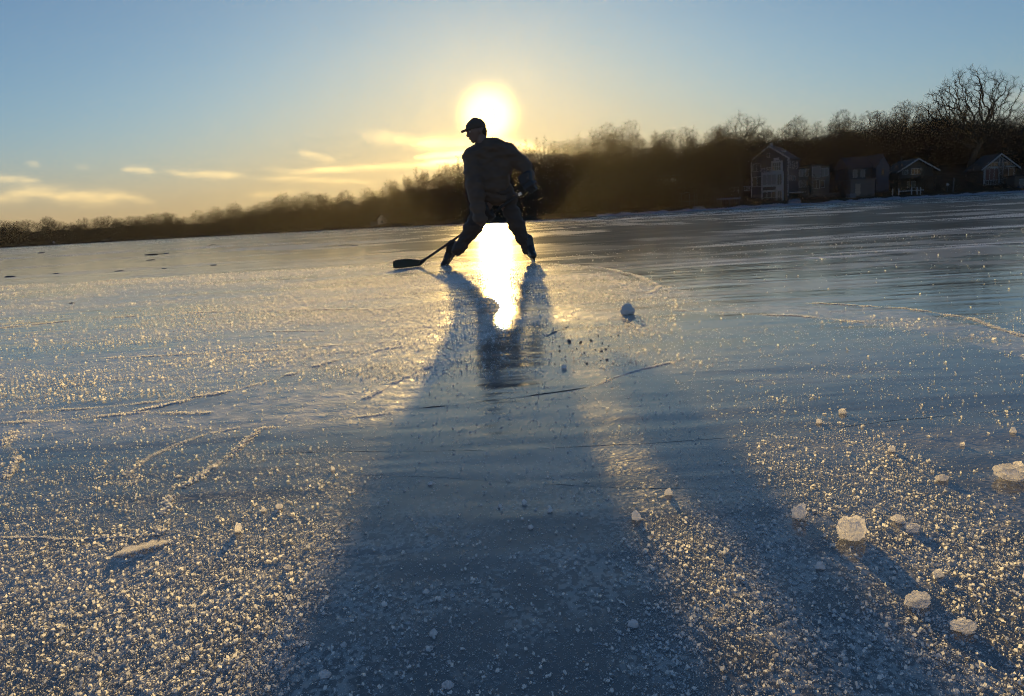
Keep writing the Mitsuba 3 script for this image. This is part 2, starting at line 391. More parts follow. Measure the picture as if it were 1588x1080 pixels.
def brush(key, px0, px1, n, t0, t1, seed):
    """Rounded bare shrubs, one mass."""
    r = np.random.default_rng(seed)
    for i in range(n):
        px = r.uniform(px0, px1)
        az = az_of(px)
        t = r.uniform(t0, t1)
        if 1040 < px < 1640 and t < 33:
            t = r.uniform(33, t1)
        b = land(np.float64(az), np.float64(t))
        h = (sky_tan(az) * np.hypot(b[0], b[1]) + CAMH - b[2]) * r.uniform(.40, .76) * (1 if t > 36 else .8)
        v_ = KINDS['shrub'][int(r.integers(3))]
        scene[f'{key}__{i + 1:03d}'] = dict(type='instance', form=dict(type='ref', id=v_), to_world=T().translate((b - [0, 0, .2]).tolist()).rotate([0, 0, 1], float(r.uniform(0, 360))).scale([h, h, h]))
brush('brush', 560, 1660, 560, 5, 70, 1)
tag('brush', 'tangled bare brush covering the hillside right of the skater', 'brush', kind='stuff')
brush('brush_001', -80, 620, 330, 2, 60, 2)
tag('brush_001', 'low dark brush along the far shore left of the skater', 'brush', kind='stuff')
put('undergrowth', sprays(560, 1660, 30000, 34, 66, .06, .30, 1), 'stems')
tag('undergrowth', 'dry stems standing between the trees of the hillside', 'undergrowth', kind='stuff')
put('undergrowth_001', sprays(-80, 1050, 16000, 1.5, 30, .08, .30, 2), 'stems')
tag('undergrowth_001', 'dry reeds and stems along the waterline', 'undergrowth', kind='stuff')
put('undergrowth_002', sprays(1040, 1660, 9000, 2.5, 16, .01, .05, 3), 'stems')
tag('undergrowth_002', 'low dry growth on the bank below the houses', 'undergrowth', kind='stuff')

# old snow drifted against the right shore
pxs = np.linspace(925, 1700, 160)
sa = np.array([az_of(p) for p in pxs])
wd = (2 + 9 * np.clip((pxs - 925) / 500, 0, 1)) * (.5 + meshkit.fbm(np.stack([pxs * .03, pxs * 0, pxs * 0], -1), 3))
prof = [(-1.0, -.02), (-.8, .10), (-.45, .17), (-.1, .30), (.12, .22), (.2, -.05)]
sv = []
for a_, z_ in prof:
    dd = shore_d(sa) + a_ * wd
    sv.append(np.stack([np.sin(sa) * dd, np.cos(sa) * dd, z_ * (.4 + 1.1 * meshkit.noise(np.stack([pxs * .11, pxs * 0 + a_ * 3, pxs * 0], -1))) if z_ > 0 else pxs * 0 + z_], -1))
sv = np.stack(sv, 1)
si_ = np.arange(len(pxs) - 1)[:, None] * 6 + np.arange(5)[None]
scene['snow_cover'] = dict(type='twosided', bsdf=dict(type='diffuse', reflectance={'type': 'rgb', 'value': (.27, .275, .285)}))
put('snow_bank', (sv.reshape(-1, 3), np.stack([si_, si_ + 6, si_ + 7, si_ + 1], -1).reshape(-1, 4)[:, ::-1]), 'snow_cover', True)
tag('snow_bank', 'strip of old snow along the foot of the right shore', kind='structure')

# ------------------------------------------------------------------ houses on the shore
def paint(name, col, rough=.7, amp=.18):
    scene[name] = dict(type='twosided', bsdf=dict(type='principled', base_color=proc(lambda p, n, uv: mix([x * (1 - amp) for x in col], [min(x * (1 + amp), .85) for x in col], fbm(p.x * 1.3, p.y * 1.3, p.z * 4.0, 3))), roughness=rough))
paint('blue_siding', (.024, .031, .038)); paint('pale_green_siding', (.060, .066, .060)); paint('gable_blue', (.040, .050, .068)); paint('tan_siding', (.052, .047, .040))  # house colours darkened to carry the shade of trees standing before them
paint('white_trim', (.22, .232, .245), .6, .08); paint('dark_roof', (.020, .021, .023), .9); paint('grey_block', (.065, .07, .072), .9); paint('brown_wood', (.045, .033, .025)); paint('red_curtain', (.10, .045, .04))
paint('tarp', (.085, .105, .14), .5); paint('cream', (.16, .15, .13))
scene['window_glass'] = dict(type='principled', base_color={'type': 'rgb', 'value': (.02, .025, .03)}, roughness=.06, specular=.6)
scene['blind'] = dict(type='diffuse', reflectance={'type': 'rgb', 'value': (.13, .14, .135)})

class House:
    """A building with local axes: u along its front, w into the depth, z up; the front's left foot seen at (px, py) in the survey at distance y."""
    def __init__(s, name, label, px, py, y, yaw, category='house', t=11):
        s.key = numbered(name)
        az = az_of(px)
        y0, y = y, (shore_d(az) + t) * math.cos(az)           # it stands t metres behind the waterline
        s.k = y / y0
        s.o = at(px, py, y)
        a = math.radians(yaw)
        s.u, s.w = np.array([math.cos(a), math.sin(a), 0]), np.array([-math.sin(a), math.cos(a), 0])
        s.m = y / FPX
        tag(s.key, label, category)
    def place(s, m):
        m = m.copy()
        v_ = np.array(m.vertices) * s.k
        m.vertices = s.o + v_[:, :1] * s.u + v_[:, 1:2] * s.w + v_[:, 2:] * [0, 0, 1]
        return m
    def add(s, name, m, bsdf, under=None):
        return part(under or s.key, name, s.place(m), bsdf)
    def window(s, u0, u1, z0, z1, nx=2, nz=1, w=0.0, side=None, frame='white_trim', pane='window_glass', bar=.09, proud=.06):
        """A framed window on the front (at depth w) or, with side = u, on the right wall."""
        put_ = (lambda a, b, c_, d, e, f: box(a, b, w - d, w - c_, e, f)) if side is None else (lambda a, b, c_, d, e, f: box(side + c_, side + d, a, b, e, f))
        cols, rows_ = np.linspace(u0, u1, nx + 1), np.linspace(z0, z1, nz + 1)
        ms = [put_(a - bar / 2, a + bar / 2, 0, proud, z0 - bar / 2, z1 + bar / 2) for a in cols]
        ms += [put_(a + bar / 2, b - bar / 2, 0, proud - .004, c_ - bar / 2, c_ + bar / 2) for c_ in rows_ for a, b in zip(cols, cols[1:])]
        k = s.add('window', cat(ms), frame)
        for a, b in zip(cols, cols[1:]):
            for c_, d in zip(rows_, rows_[1:]):
                s.add('pane', put_(a + bar / 2, b - bar / 2, .004, .02, c_ + bar / 2, d - bar / 2), pane, k)
        return k
    def gable(s, u0, u1, w0, w1, z_eave, z_peak, over=.35, thick=.18, bsdf='dark_roof', trim='white_trim', wall='blue_siding', peak=None):
        """Gable roof with its ridge running into the depth, gable walls and barge boards on the front."""
        um = (u0 + u1) / 2 if peak is None else peak
        tri = trimesh.Trimesh(np.array([[u0, w0, z_eave], [u1, w0, z_eave], [um, w0, z_peak], [u0, w1, z_eave], [u1, w1, z_eave], [um, w1, z_peak]]), [[0, 1, 2], [4, 3, 5], [0, 2, 5], [0, 5, 3], [1, 4, 5], [1, 5, 2]], process=False)
        s.add('gable_wall', tri, wall)
        ms, tr = [], []
        for e, sg in ((u0, -1), (u1, 1)):
            sl = (z_eave - z_peak) / (e - um)
            eo, zo = e + sg * over, z_eave + sl * sg * over
            q = np.array([[um, z_peak + .02], [eo, zo + .02], [eo, zo + .02 + thick], [um, z_peak + .02 + thick]])
            for lst, a, b, up in ((ms, w0 - over, w1 + over, 0), (tr, w0 - over - .08, w0 - over - .003, -.12)):
                v_ = np.array([[p[0], d, p[1] + (up if k < 2 else 0)] for d in (a, b) for k, p in enumerate(q)])
                lst.append(trimesh.Trimesh(v_, np.array([[0, 1, 2], [0, 2, 3], [4, 6, 5], [4, 7, 6], [0, 4, 5], [0, 5, 1], [1, 5, 6], [1, 6, 2], [2, 6, 7], [2, 7, 3], [3, 7, 4], [3, 4, 0]]), process=False))
        r_ = s.add('roof', cat(ms), bsdf)
        if trim:
            s.add('barge_board', cat(tr), trim, r_)
        return r_
    def rail(s, u0, u1, w, z, n, h=.95, bsdf='white_trim', name='railing'):
        ms = [box(u0, u1, w - .04, w + .04, z + h, z + h + .07), box(u0, u1, w - .03, w + .03, z + .10, z + .15)]
        ms += [box(a - .03, a + .03, w - .026, w + .026, z, z + h) for a in np.linspace(u0, u1, n)]
        return s.add(name, cat(ms), bsdf)
    def posts(s, us, w, z0, z1, t=.16, bsdf='white_trim', name='post'):
        for a in us:
            s.add(name, box(a - t / 2, a + t / 2, w - t / 2, w + t / 2, z0, z1), bsdf)

# 1 the tall gabled house
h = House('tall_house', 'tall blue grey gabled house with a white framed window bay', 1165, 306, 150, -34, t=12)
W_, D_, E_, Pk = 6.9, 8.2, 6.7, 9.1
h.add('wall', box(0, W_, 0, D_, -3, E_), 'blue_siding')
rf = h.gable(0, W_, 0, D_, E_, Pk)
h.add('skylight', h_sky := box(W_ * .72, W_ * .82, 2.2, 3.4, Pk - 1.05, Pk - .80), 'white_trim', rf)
h.add('chimney_cap', box(W_ * .45, W_ * .52, 1.4, 1.8, Pk - .1, Pk + .75), 'white_trim', rf)
h.add('corner_board', cat([box(-.03, .12, -.03, .0, -.2, E_), box(W_ - .12, W_ + .03, -.03, .0, -.2, E_)]), 'white_trim')
B0, B1, BD = 2.15, 6.1, -.9
bay = h.add('bay', box(B0, B1, BD, -.002, -1.6, 4.35), 'white_trim')
def bw(u0, u1, z0, z1, nx, nz=1, **k): h.window(u0, u1, z0, z1, nx, nz, w=BD, **k)
bw(B0 + .25, B0 + 2.75, 2.05, 3.95, 3, pane='blind'); bw(B0 + 3.0, B1 - .15, 1.9, 3.9, 2)
bw(B0 + .25, B0 + 2.75, -1.35, .75, 3, 2); bw(B0 + 3.0, B1 - .15, -1.2, .9, 2, 2)
bw(B0 + .25, B0 + 2.75, 1.05, 1.72, 1); 
h.rail(B0 + .05, B0 + 2.0, BD + .1, 4.36, 8, .8, name='balcony_railing')
h.add('upper_bay', box(B0 + 1.75, B1 - .2, -.6, -.002, 4.36, 6.35), 'white_trim')
h.window(B0 + 1.95, B1 - .4, 4.6, 6.05, 4, 2, w=-.6)
up = House.gable
h.add('dormer_trim', cat([box(B0 + 2.2, B1 - .7, -.62, -.602, 6.4, 6.9)]), 'white_trim')
h.window(.35, 1.85, 4.75, 6.15, 2); h.window(.3, 1.95, 1.9, 3.7, 2); h.add('garage_door', box(.4, 1.9, -.03, -.002, -1.4, .4), 'grey_block')
h.window(3.0, 3.5, 7.1, 7.9, 1)
for a in (.6, 3.0, 5.6): h.window(a, a + 1.0, 4.95, 6.2, 1, side=W_)
for a in (.8, 2.4, 4.0): h.window(a, a + .95, 2.7, 3.5, 1, side=W_)
h.add('deck', box(-4.2, -.02, .2, 2.6, 1.02, 1.22), 'brown_wood'); h.rail(-4.2, -.05, .25, 1.22, 14, .85); h.posts((-4.0, -2.4), .4, -2.2, 1.02, .2)
h.add('side_deck', box(W_ + .02, W_ + 1.6, .5, 7.6, .30, .48), 'white_trim')

# 2 the pale two storey house
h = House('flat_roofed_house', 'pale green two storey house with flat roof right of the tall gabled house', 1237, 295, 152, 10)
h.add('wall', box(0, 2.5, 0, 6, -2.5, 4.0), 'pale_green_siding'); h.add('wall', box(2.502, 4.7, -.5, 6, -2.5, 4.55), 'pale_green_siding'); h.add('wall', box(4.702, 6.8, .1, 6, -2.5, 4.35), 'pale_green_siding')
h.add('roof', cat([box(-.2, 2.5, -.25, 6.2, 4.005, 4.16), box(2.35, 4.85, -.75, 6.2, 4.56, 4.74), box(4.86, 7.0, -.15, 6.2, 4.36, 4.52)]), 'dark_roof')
for z in (.5, 2.55):
    h.window(.25, 1.55, z, z + 1.25, 2, pane='blind'); h.window(1.7, 2.25, z, z + 1.35, 1)
h.window(2.9, 4.3, .1, 1.75, 2, w=-.5); h.window(2.75, 4.45, 2.2, 4.2, 1, w=-.5, pane='blind'); h.window(4.95, 6.5, 2.4, 3.9, 2, w=.1, pane='blind'); h.window(5.0, 5.7, .2, 1.6, 1, w=.1)
h.add('terrace_wall', box(-.5, 7.6, -2.6, -2.2, -2.4, -.9), 'grey_block')

# 3 the long house with the blue gable
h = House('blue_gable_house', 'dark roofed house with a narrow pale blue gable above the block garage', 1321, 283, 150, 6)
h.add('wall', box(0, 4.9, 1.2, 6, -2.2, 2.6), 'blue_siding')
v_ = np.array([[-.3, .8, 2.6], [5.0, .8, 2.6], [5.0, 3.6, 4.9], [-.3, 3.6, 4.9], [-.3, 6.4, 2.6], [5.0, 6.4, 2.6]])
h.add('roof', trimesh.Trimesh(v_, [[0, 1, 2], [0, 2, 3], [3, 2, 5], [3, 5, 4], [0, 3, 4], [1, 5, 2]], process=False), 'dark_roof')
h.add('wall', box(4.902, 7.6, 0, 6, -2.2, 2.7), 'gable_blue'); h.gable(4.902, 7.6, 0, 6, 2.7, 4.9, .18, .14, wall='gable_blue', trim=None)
h.window(.9, 1.7, .9, 2.3, 1, w=1.2, pane='blind'); h.window(2.5, 3.3, .9, 2.3, 1, w=1.2, pane='blind'); h.window(6.0, 6.6, 1.0, 2.2, 1, pane='window_glass', frame='gable_blue')
g = House('garage', 'low grey block garage with flat roof at the shore below the pale blue gable', 1319, 302, 143, 6, 'garage', t=4)
g.add('wall', box(0, 4.7, 0, 4, -.8, 2.55), 'grey_block'); g.add('roof', box(-.15, 4.85, -.2, 4.1, 2.555, 2.70), 'grey_block')
g.add('door', box(.9, 1.9, -.05, -.003, -.3, 1.9), 'cream'); g.add('step', box(-.9, .3, -1.2, -.01, -.8, .15), 'tarp')

# 4 the wide gabled cottage
h = House('wide_cottage', 'wide tan gabled cottage over a dark porch with white posts at the right', 1394, 287, 150, -4)
h.add('wall', box(0, 6.3, 0, 7, -2.5, 2.7), 'tan_siding'); h.gable(0, 6.3, 0, 7, 2.7, 4.6, .9, .16, wall='tan_siding')
h.window(.6, 1.6, 1.9, 2.7, 1, pane='blind'); h.window(2.2, 4.0, 1.8, 2.9, 3)
h.add('porch_roof', box(-1.2, 6.8, -2.4, -.01, 1.05, 1.25), 'brown_wood'); h.posts((-1.0, 1.2, 3.4, 5.6), -2.2, -1.9, 1.05, .14, 'brown_wood')
h.window(1.6, 3.0, -.7, .55, 2, pane='blind'); h.add('door', box(4.4, 5.3, -.05, -.003, -1.6, .6), 'brown_wood')
h.add('flue', tubes([[1.2, 2.0, 2.6]], [[1.2, 2.0, 5.3]], .12, .12, 8), 'grey_block')
f = House('white_fence', 'short white fence with posts at the shore before the wide cottage', 1384, 303, 142, -2, 'fence', t=3)
f.posts((0, 1.1, 3.4, 4.4, 5.0), 0, -.4, 1.15, .15); f.add('rail', box(1.18, 5.6, -.03, .03, .55, .70), 'white_trim')

# 5 the glass gabled house at the right
h = House('glass_gable_house', 'small house with a white trussed glass gable near the right edge', 1526, 281, 155, -6)
h.add('wall', box(0, 6.2, .6, 7, -3, 2.5), 'brown_wood'); h.gable(0, 6.2, .6, 7, 2.5, 5.0, .55, .18, wall='gable_blue')
h.add('tie_beam', box(-.2, 6.4, .44, .595, 2.42, 2.62), 'white_trim'); h.posts((.2, 3.05, 3.6), .45, -.6, 2.42, .2, name='column'); h.add('king_post', cat([box(2.95, 3.10, .46, .595, 2.63, 4.7), box(3.55, 3.68, .46, .595, 2.63, 4.5)]), 'white_trim')
h.add('rafter', tubes([[.3, .5, 2.6], [3.1, .5, 4.6]], [[3.1, .5, 4.6], [5.9, .5, 2.6]], .08, .08, 4), 'white_trim')
h.window(.5, 2.9, .1, 2.3, 3, w=.6, pane='red_curtain'); h.window(3.8, 5.8, .3, 2.2, 2, w=.6)
h.window(.9, 2.8, 2.75, 3.5, 3, w=.6); h.window(3.8, 5.2, 2.75, 3.4, 2, w=.6)
h.add('deck', box(-1.0, 2.9, -2.0, .59, -1.1, -.9), 'brown_wood'); h.rail(-1.0, 2.7, -1.9, -.9, 9, .9)
h = House('shed', 'small pale shed with a blue boat cover cut by the right edge', 1573, 292, 148, -6, 'shed', t=5)
h.add('wall', box(0, 3.2, 0, 3, -1, 2.2), 'tan_siding'); h.add('roof', box(-.2, 3.4, -.3, 3.2, 2.205, 2.36), 'dark_roof'); h.window(.9, 1.7, .5, 1.6, 1, pane='blind'); h.add('boat_cover', box(.3, 3.4, -1.4, -.4, -.9, .4), 'tarp')

# smaller things along the shore
h = House('pergola', 'pale open pergola in the dark wood left of the crooked tree', 1057, 316, 118, 4, 'pergola', t=5)
h.posts((0, 1.25, 2.4), 0, -.4, 1.35, .10, 'grey_block'); h.posts((.2, 2.5), 1.6, -.4, 1.55, .10, 'grey_block')
h.add('roof', trimesh.Trimesh(np.array([[-.2, -.2, 1.35], [1.35, -.2, 1.62], [2.6, -.2, 1.5], [-.2, 1.8, 1.45], [1.35, 1.8, 1.72], [2.6, 1.8, 1.6]]), [[0, 1, 4], [0, 4, 3], [1, 2, 5], [1, 5, 4]], process=False), 'grey_block'); h.add('rail', box(0, 2.4, -.05, -.01, .25, .33), 'grey_block')
h = House('hillside_house', 'long low grey house half hidden among trunks above the pergola', 1000, 292, 135, 3, t=20)
h.add('wall', box(0, 6.2, 0, 5, -2, 1.75), 'brown_wood'); h.add('roof', box(-.3, 6.5, -.5, 5.3, 1.755, 1.95), 'grey_block'); h.window(1.4, 2.9, .4, 1.4, 2); h.window(3.2, 5.4, .4, 1.4, 3, pane='blind')
h.add('deck', box(-.8, 6.6, -1.6, -.01, -.35, -.2), 'grey_block')
def hull_boat(name, label, px, py, y, L, B, H, yaw, bsdf, cat_='boat'):
    h = House(name, label, px, py, y, yaw, cat_, t=1.2)
    n = 11
    prof = []
    for k in range(n):
        t = k / (n - 1)
        wd = B / 2 * math.sin(math.pi * min(.12 + t * .88, .97)) ** .6
        for a in np.linspace(0, math.pi, 9):
            prof.append((t * L, math.cos(a) * wd, H * (math.sin(a) ** .7) * (.75 + .25 * math.sin(math.pi * t)) - .05))
    i = np.arange(n - 1)[:, None] * 9 + np.arange(8)[None]
    q_ = np.stack([i, i + 1, i + 10, i + 9], -1).reshape(-1, 4)
    f_ = np.vstack([q_[:, [0, 1, 2]], q_[:, [0, 2, 3]]])
    h.add('hull', trimesh.Trimesh(np.array(prof), f_, process=False), bsdf); h.add('keel', box(.1, L - .1, -.03, .03, H - .06, H + .02), bsdf)
hull_boat('overturned_boat', 'pale boat lying overturned on the shore below the pergola', 1074, 325, 110, 1.8, .8, .38, 6, 'cream')
hull_boat('overturned_boat', 'blue grey covered boat on the shore below the flat roofed house', 1222, 316, 139, 2.3, 1.1, .75, 3, 'tarp')
h = House('boat_lift', 'pale flat canopy of a boat lift just left of the tall gabled house', 1116, 316, 120, 2, 'boat lift', t=2)
h.add('canopy', box(0, 3.3, 0, 1.6, .55, .78), 'tarp'); h.posts((.15, 1.6, 3.1), .2, -.5, .55, .08, 'grey_block'); h.posts((.15, 3.1), 1.4, -.5, .55, .08, 'grey_block')
for k, a in enumerate(np.linspace(0, 4.2, 9)):
    pass
h = House('picket_fence', 'faint row of grey pickets behind the boat lift canopy', 1108, 312, 124, 2, 'fence', t=6)
h.posts(np.linspace(0, 4.0, 12), 0, -.6, .75, .07, 'grey_block', 'picket')
h = House('lamp_post', 'small white post lamp at the shore between the wide cottage and the glass gabled house', 1469, 297, 144, 0, 'lamp', t=3)
h.add('post', tubes([[0, 0, -.6]], [[0, 0, .95]], .07, .05, 8), 'grey_block'); h.add('globe', trimesh.creation.icosphere(2, .26).apply_translation((0, 0, 1.2)), 'white_trim')
h = House('mooring_post', 'pale upright post right of the white post lamp on the right shore', 1478, 295, 144, 0, 'post', t=3)
h.add('post', tubes([[0, 0, -.6]], [[.1, 0, 2.1]], .13, .11, 8), 'grey_block'); h.add('cap', box(-.02, .22, -.14, .14, 2.1, 2.2), 'grey_block')
# the far left shore
h = House('lake_cottage', 'small white cottage on the far shore left of the hockey stick', 586, 349, 168, 0, t=4)
h.add('wall', box(0, 1.9, 0, 2.5, -.5, 1.2), 'white_trim'); h.gable(0, 1.9, 0, 2.5, 1.2, 2.1, .2, .12, wall='white_trim', trim=None); h.window(.6, 1.2, .3, .9, 1); h.add('lean_to', box(-1.6, -.01, .2, 2.2, -.5, .7), 'grey_block')
h = House('hill_house', 'faint grey roofed house among trees above the small white cottage', 522, 330, 215, 0, t=25)
h.add('wall', box(0, 4.6, 0, 4, -2, 1.8), 'grey_block'); h.gable(0, 4.6, 0, 4, 1.8, 3.1, .4, .15, wall='grey_block', trim=None); h.window(1.0, 2.0, .5, 1.4, 2); h.window(2.7, 3.7, .5, 1.4, 2)
h = House('lake_cottage', 'low pale cottage on the far left shore', 158, 377, 330, 0, t=3)
h.add('wall', box(0, 3.4, 0, 3, -.5, 1.0), 'cream'); h.gable(0, 3.4, 0, 3, 1.0, 1.7, .3, .15, wall='cream', trim=None); h.window(1.0, 2.2, .2, .8, 2)
h = House('glint_ball', 'tiny white ball added for a glint of sun on the ice at the far left shore', 84, 379.5, 300, 0, 'glint_ball', t=-2)  # white ball added to stand in for a glint of sun
h.add('post', tubes([[0, 0, -.4]], [[0, 0, .5]], .15, .12, 8), 'grey_block'); h.add('ball', trimesh.creation.icosphere(2, .42).apply_translation((0, 0, .85)), 'white_trim')

# ------------------------------------------------------------------ the skater
SKY_Y = 8.0
def sp(px, py, dy=0.0): return at(px, py, SKY_Y + dy)
PXM = SKY_Y / FPX                                      # metres per survey pixel at the skater

def limb(chain, segs=20):
    """chain of (point, radius): hulls of neighbouring spheres, joined."""
    balls = [m3.Manifold.sphere(float(r), segs).translate([float(x) for x in p]) for p, r in chain]
    return m3.Manifold.batch_boolean([m3.Manifold.batch_hull([a, b]) for a, b in zip(balls, balls[1:])], m3.OpType.Add)

def hull(chain, segs=20):
    return m3.Manifold.batch_hull([m3.Manifold.sphere(float(r), segs).translate([float(x) for x in p]) for p, r in chain])

def skin(ms, edge=.02, smooth=8, amp=0.0, freq=9.0, seed=0, stretch=(1, 1, 1)):
    m = m3.Manifold.batch_boolean(list(ms), m3.OpType.Add) if isinstance(ms, (list, tuple)) else ms
    m = m.refine_to_length(edge).to_mesh()
    t = trimesh.Trimesh(m.vert_properties[:, :3], m.tri_verts, process=True)
    trimesh.smoothing.filter_taubin(t, iterations=smooth)
    if amp:
        n = t.vertex_normals
        d = meshkit.fbm(np.array(t.vertices) * freq * np.array(stretch), 3, seed) - .5
        d = np.sign(d) * np.abs(d) ** .8
        t.vertices = t.vertices + n * (d * 2 * amp)[:, None]
    return t

def c(px, py, rp, dy=0.0): return (sp(px, py, dy), rp * PXM)

def cloth(name, col, rough=.8, **k):
    def tint(p, n, uv, col=col):
        return mix([x * .75 for x in col], [x * 1.25 for x in col], fbm(p.x * 14, p.y * 14, p.z * 14, 3))
    scene[name] = dict(type='principled', base_color=proc(tint), roughness=rough, sheen=1.0, **k)
cloth('jacket_cloth', (.095, .062, .042), .75)  # cloth browned to carry the warm sun glare over the figure
cloth('trouser_cloth', (.058, .042, .034), .8)
cloth('cap_cloth', (.085, .058, .042), .85)
cloth('glove_leather', (.028, .026, .027), .55)
scene['skin'] = dict(type='principled', base_color={'type': 'rgb', 'value': (.17, .105, .08)}, roughness=.5)
scene['hair'] = dict(type='principled', base_color={'type': 'rgb', 'value': (.05, .032, .02)}, roughness=.6)
scene['skate_leather'] = dict(type='principled', base_color={'type': 'rgb', 'value': (.025, .025, .027)}, roughness=.4)
scene['white_plastic'] = dict(type='principled', base_color={'type': 'rgb', 'value': (.55, .55, .55)}, roughness=.4)
scene['steel'] = dict(type='roughconductor', material='Cr', alpha=.2)

P = 'person'
tag(P, 'ice skater in dark winter clothes bending over a hockey stick against the sun', 'person')
# head: turned to the left of the picture and down to the stick
hc = sp(738.5, 205.5)
fd = np.array([-.88, -.42, -.14]); fd /= np.linalg.norm(fd)          # where the face looks
fu = np.array([-.22, -.05, .97]); fu -= fd * (fu @ fd); fu /= np.linalg.norm(fu)
fr = np.cross(fd, fu)
def hp(f, u, r=0.0): return hc + fd * f + fu * u + fr * r
head = hull([(hp(-.018, .028), .082), (hp(.022, .018), .074), (hp(.030, -.052), .046), (hp(.052, -.078), .022)])
nose = hull([(hp(.088, .012), .010), (hp(.104, -.018), .012), (hp(.085, -.024), .014)])
brow = hull([(hp(.084, .030, -.03), .012), (hp(.084, .030, .03), .012)])
lips = hull([(hp(.078, -.050, -.014), .010), (hp(.078, -.050, .014), .010)])
ears = [hull([(hp(-.012, .012, s * .074), .016), (hp(-.012, -.016, s * .072), .012), (hp(-.002, .0, s * .078), .010)]) for s in (-1, 1)]
eyes = [m3.Manifold.sphere(.013, 16).translate([float(x) for x in hp(.074, .012, s * .031)]) for s in (-1, 1)]
neck = limb([(hp(-.02, -.03), .058), c(751, 228, 9.5), c(757, 246, 13)])
LH, RH, LE, RE = sp(746, 346, -.24), sp(824, 291, -.12), sp(737, 300, -.16), sp(816, 260, -.05)
inner = [head, nose, brow, lips, *ears, neck,
         hull([c(738, 246, 12), c(783, 243, 12), c(757, 240, 13)]), hull([c(738, 246, 12), c(783, 243, 12), c(757, 290, 10), c(771, 292, 10)]),
         limb([c(738, 247, 10), (LE, .050), (LH, .033)]), limb([c(787, 245, 10), (RE, .050), (RH, .033)]),
         limb([c(763, 285, 9), c(757, 312, 10), c(736, 350, 8), c(709, 390, 5)]), limb([c(768, 285, 9), c(782, 312, 10), c(802, 353, 7.5), c(818.5, 388, 5)])]
put('person__body', skin(inner, .012, 5), 'skin', True)
part('person__body', 'eye', cat([skin(e, .01, 0) for e in eyes]), 'white_plastic', True)
# knitted cap with a short turned peak
cap = hull([(hp(-.022, .046), .088), (hp(.018, .044), .082), (hp(-.01, .095), .05)])
cap = cap.trim_by_plane([float(x) for x in fu], float(fu @ hp(0, .030)))
put('person__cap', skin(cap, .012, 4, .003, 40), 'cap_cloth', True)
peak = hull([(hp(.07, .045, -.05), .011), (hp(.07, .045, .05), .011), (hp(.135, .030, -.030), .012), (hp(.135, .030, .030), .012), (hp(.150, .028), .012)])
put('person__cap__peak', skin(peak, .012, 4), 'cap_cloth', True)
put('person__hair', skin(hull([(hp(-.06, .0, -.045), .035), (hp(-.06, .0, .045), .035), (hp(-.07, -.045), .035)]), .012, 4, .006, 50), 'hair', True)

jacket = [hull([c(733.5, 246, 17.5), c(786, 241, 18), c(757, 232, 18), c(765, 232, 19)]),
          hull([c(755, 226, 12), c(769, 226, 12), c(757, 240, 18)]),                                            # hood folded behind the neck
          hull([c(737.5, 246, 17), c(781, 244, 17), c(744, 284, 20), c(772, 284, 19)]),
          hull([c(744, 284, 20), c(772, 284, 19), c(748, 304, 15), c(780, 302, 15)]),
          limb([c(735, 249, 16, -.02), (LE, .088), (LE * .35 + LH * .65, .070), (LH * .9 + LE * .1, .064)]),
          limb([c(789, 243, 17), c(803, 249, 12, -.03), (RE, .072), (RE * .45 + RH * .55, .060), (RE * .12 + RH * .88, .052)])]
put('person__jacket', skin(jacket, .016, 5, .019, 9, 3, (1, 1, 1.9)), 'jacket_cloth', True)
put('person__jacket__hem', skin(hull([c(749, 307, 10.5), c(785, 306, 10.5), c(766, 308, 10)]), .016, 4, .006, 16, 4), 'jacket_cloth', True)
put('person__jacket__collar', skin(hull([c(745, 229, 10), c(757, 224, 10), c(768, 227, 10)]), .016, 4, .004, 22, 5), 'jacket_cloth', True)

trousers = [hull([c(755, 298, 15), c(781, 298, 15), c(749, 306, 13), c(787, 305, 12.5)]),
            limb([c(747.5, 308, 14.5), c(746.5, 318, 13.8), c(741.5, 336, 12.6), c(734.5, 351, 14.4), c(724, 368, 11.0), c(713.0, 384, 9.2), c(709.0, 388, 8.4)]),
            limb([c(788, 308, 13.6), c(789, 318, 12.8), c(796, 336, 12.6), c(802.5, 351, 12.8), c(809.5, 368, 10.6), c(816.5, 383, 9.2), c(818.5, 388, 8.6)])]
put('person__trousers', skin(trousers, .014, 5, .017, 10, 9, (1, 1, 2.2)), 'trouser_cloth', True)

def glove(at_, along, elbow, name):
    """A padded hockey glove: cuff, back of the hand, four bent fingers and a thumb closed on the shaft (direction along)."""
    along = along / np.linalg.norm(along)
    out = elbow - at_
    out = out - along * (out @ along); out /= np.linalg.norm(out)
    palm = np.cross(out, along)
    palm = palm if palm[1] > 0 else -palm                                       # the back of the hand towards the viewer's side
    k_ = .84
    q_ = lambda a, b, d: at_ + (along * a + palm * b + out * d) * k_
    ms = [hull([(q_(-.05, -.05, .0), .034 * k_), (q_(.05, -.05, .0), .034 * k_), (q_(-.04, -.05, .05), .030 * k_), (q_(.04, -.05, .05), .030 * k_)])]
    for k in range(4):
        a = -.050 + .033 * k
        ms.append(limb([(q_(a, -.052, -.02), .018 * k_), (q_(a * .98, -.012, -.058 + .004 * abs(k - 1)), .0165 * k_), (q_(a * .95, .028, -.034), .0155 * k_), (q_(a * .93, .026, .004), .0145 * k_)], 12))
    ms.append(limb([(q_(.062, -.045, .02), .020 * k_), (q_(.078, .002, .036), .018 * k_), (q_(.060, .032, .020), .016 * k_)], 12))
    put(name, skin(ms, .008, 3), 'glove_leather', True)
    put(name + '__cuff', skin(hull([(q_(-.045, -.055, .07), .036 * k_), (q_(.045, -.055, .07), .036 * k_), (q_(-.05, -.05, .14), .048 * k_), (q_(.05, -.05, .14), .048 * k_)]), .012, 4, .004, 30), 'glove_leather', True)

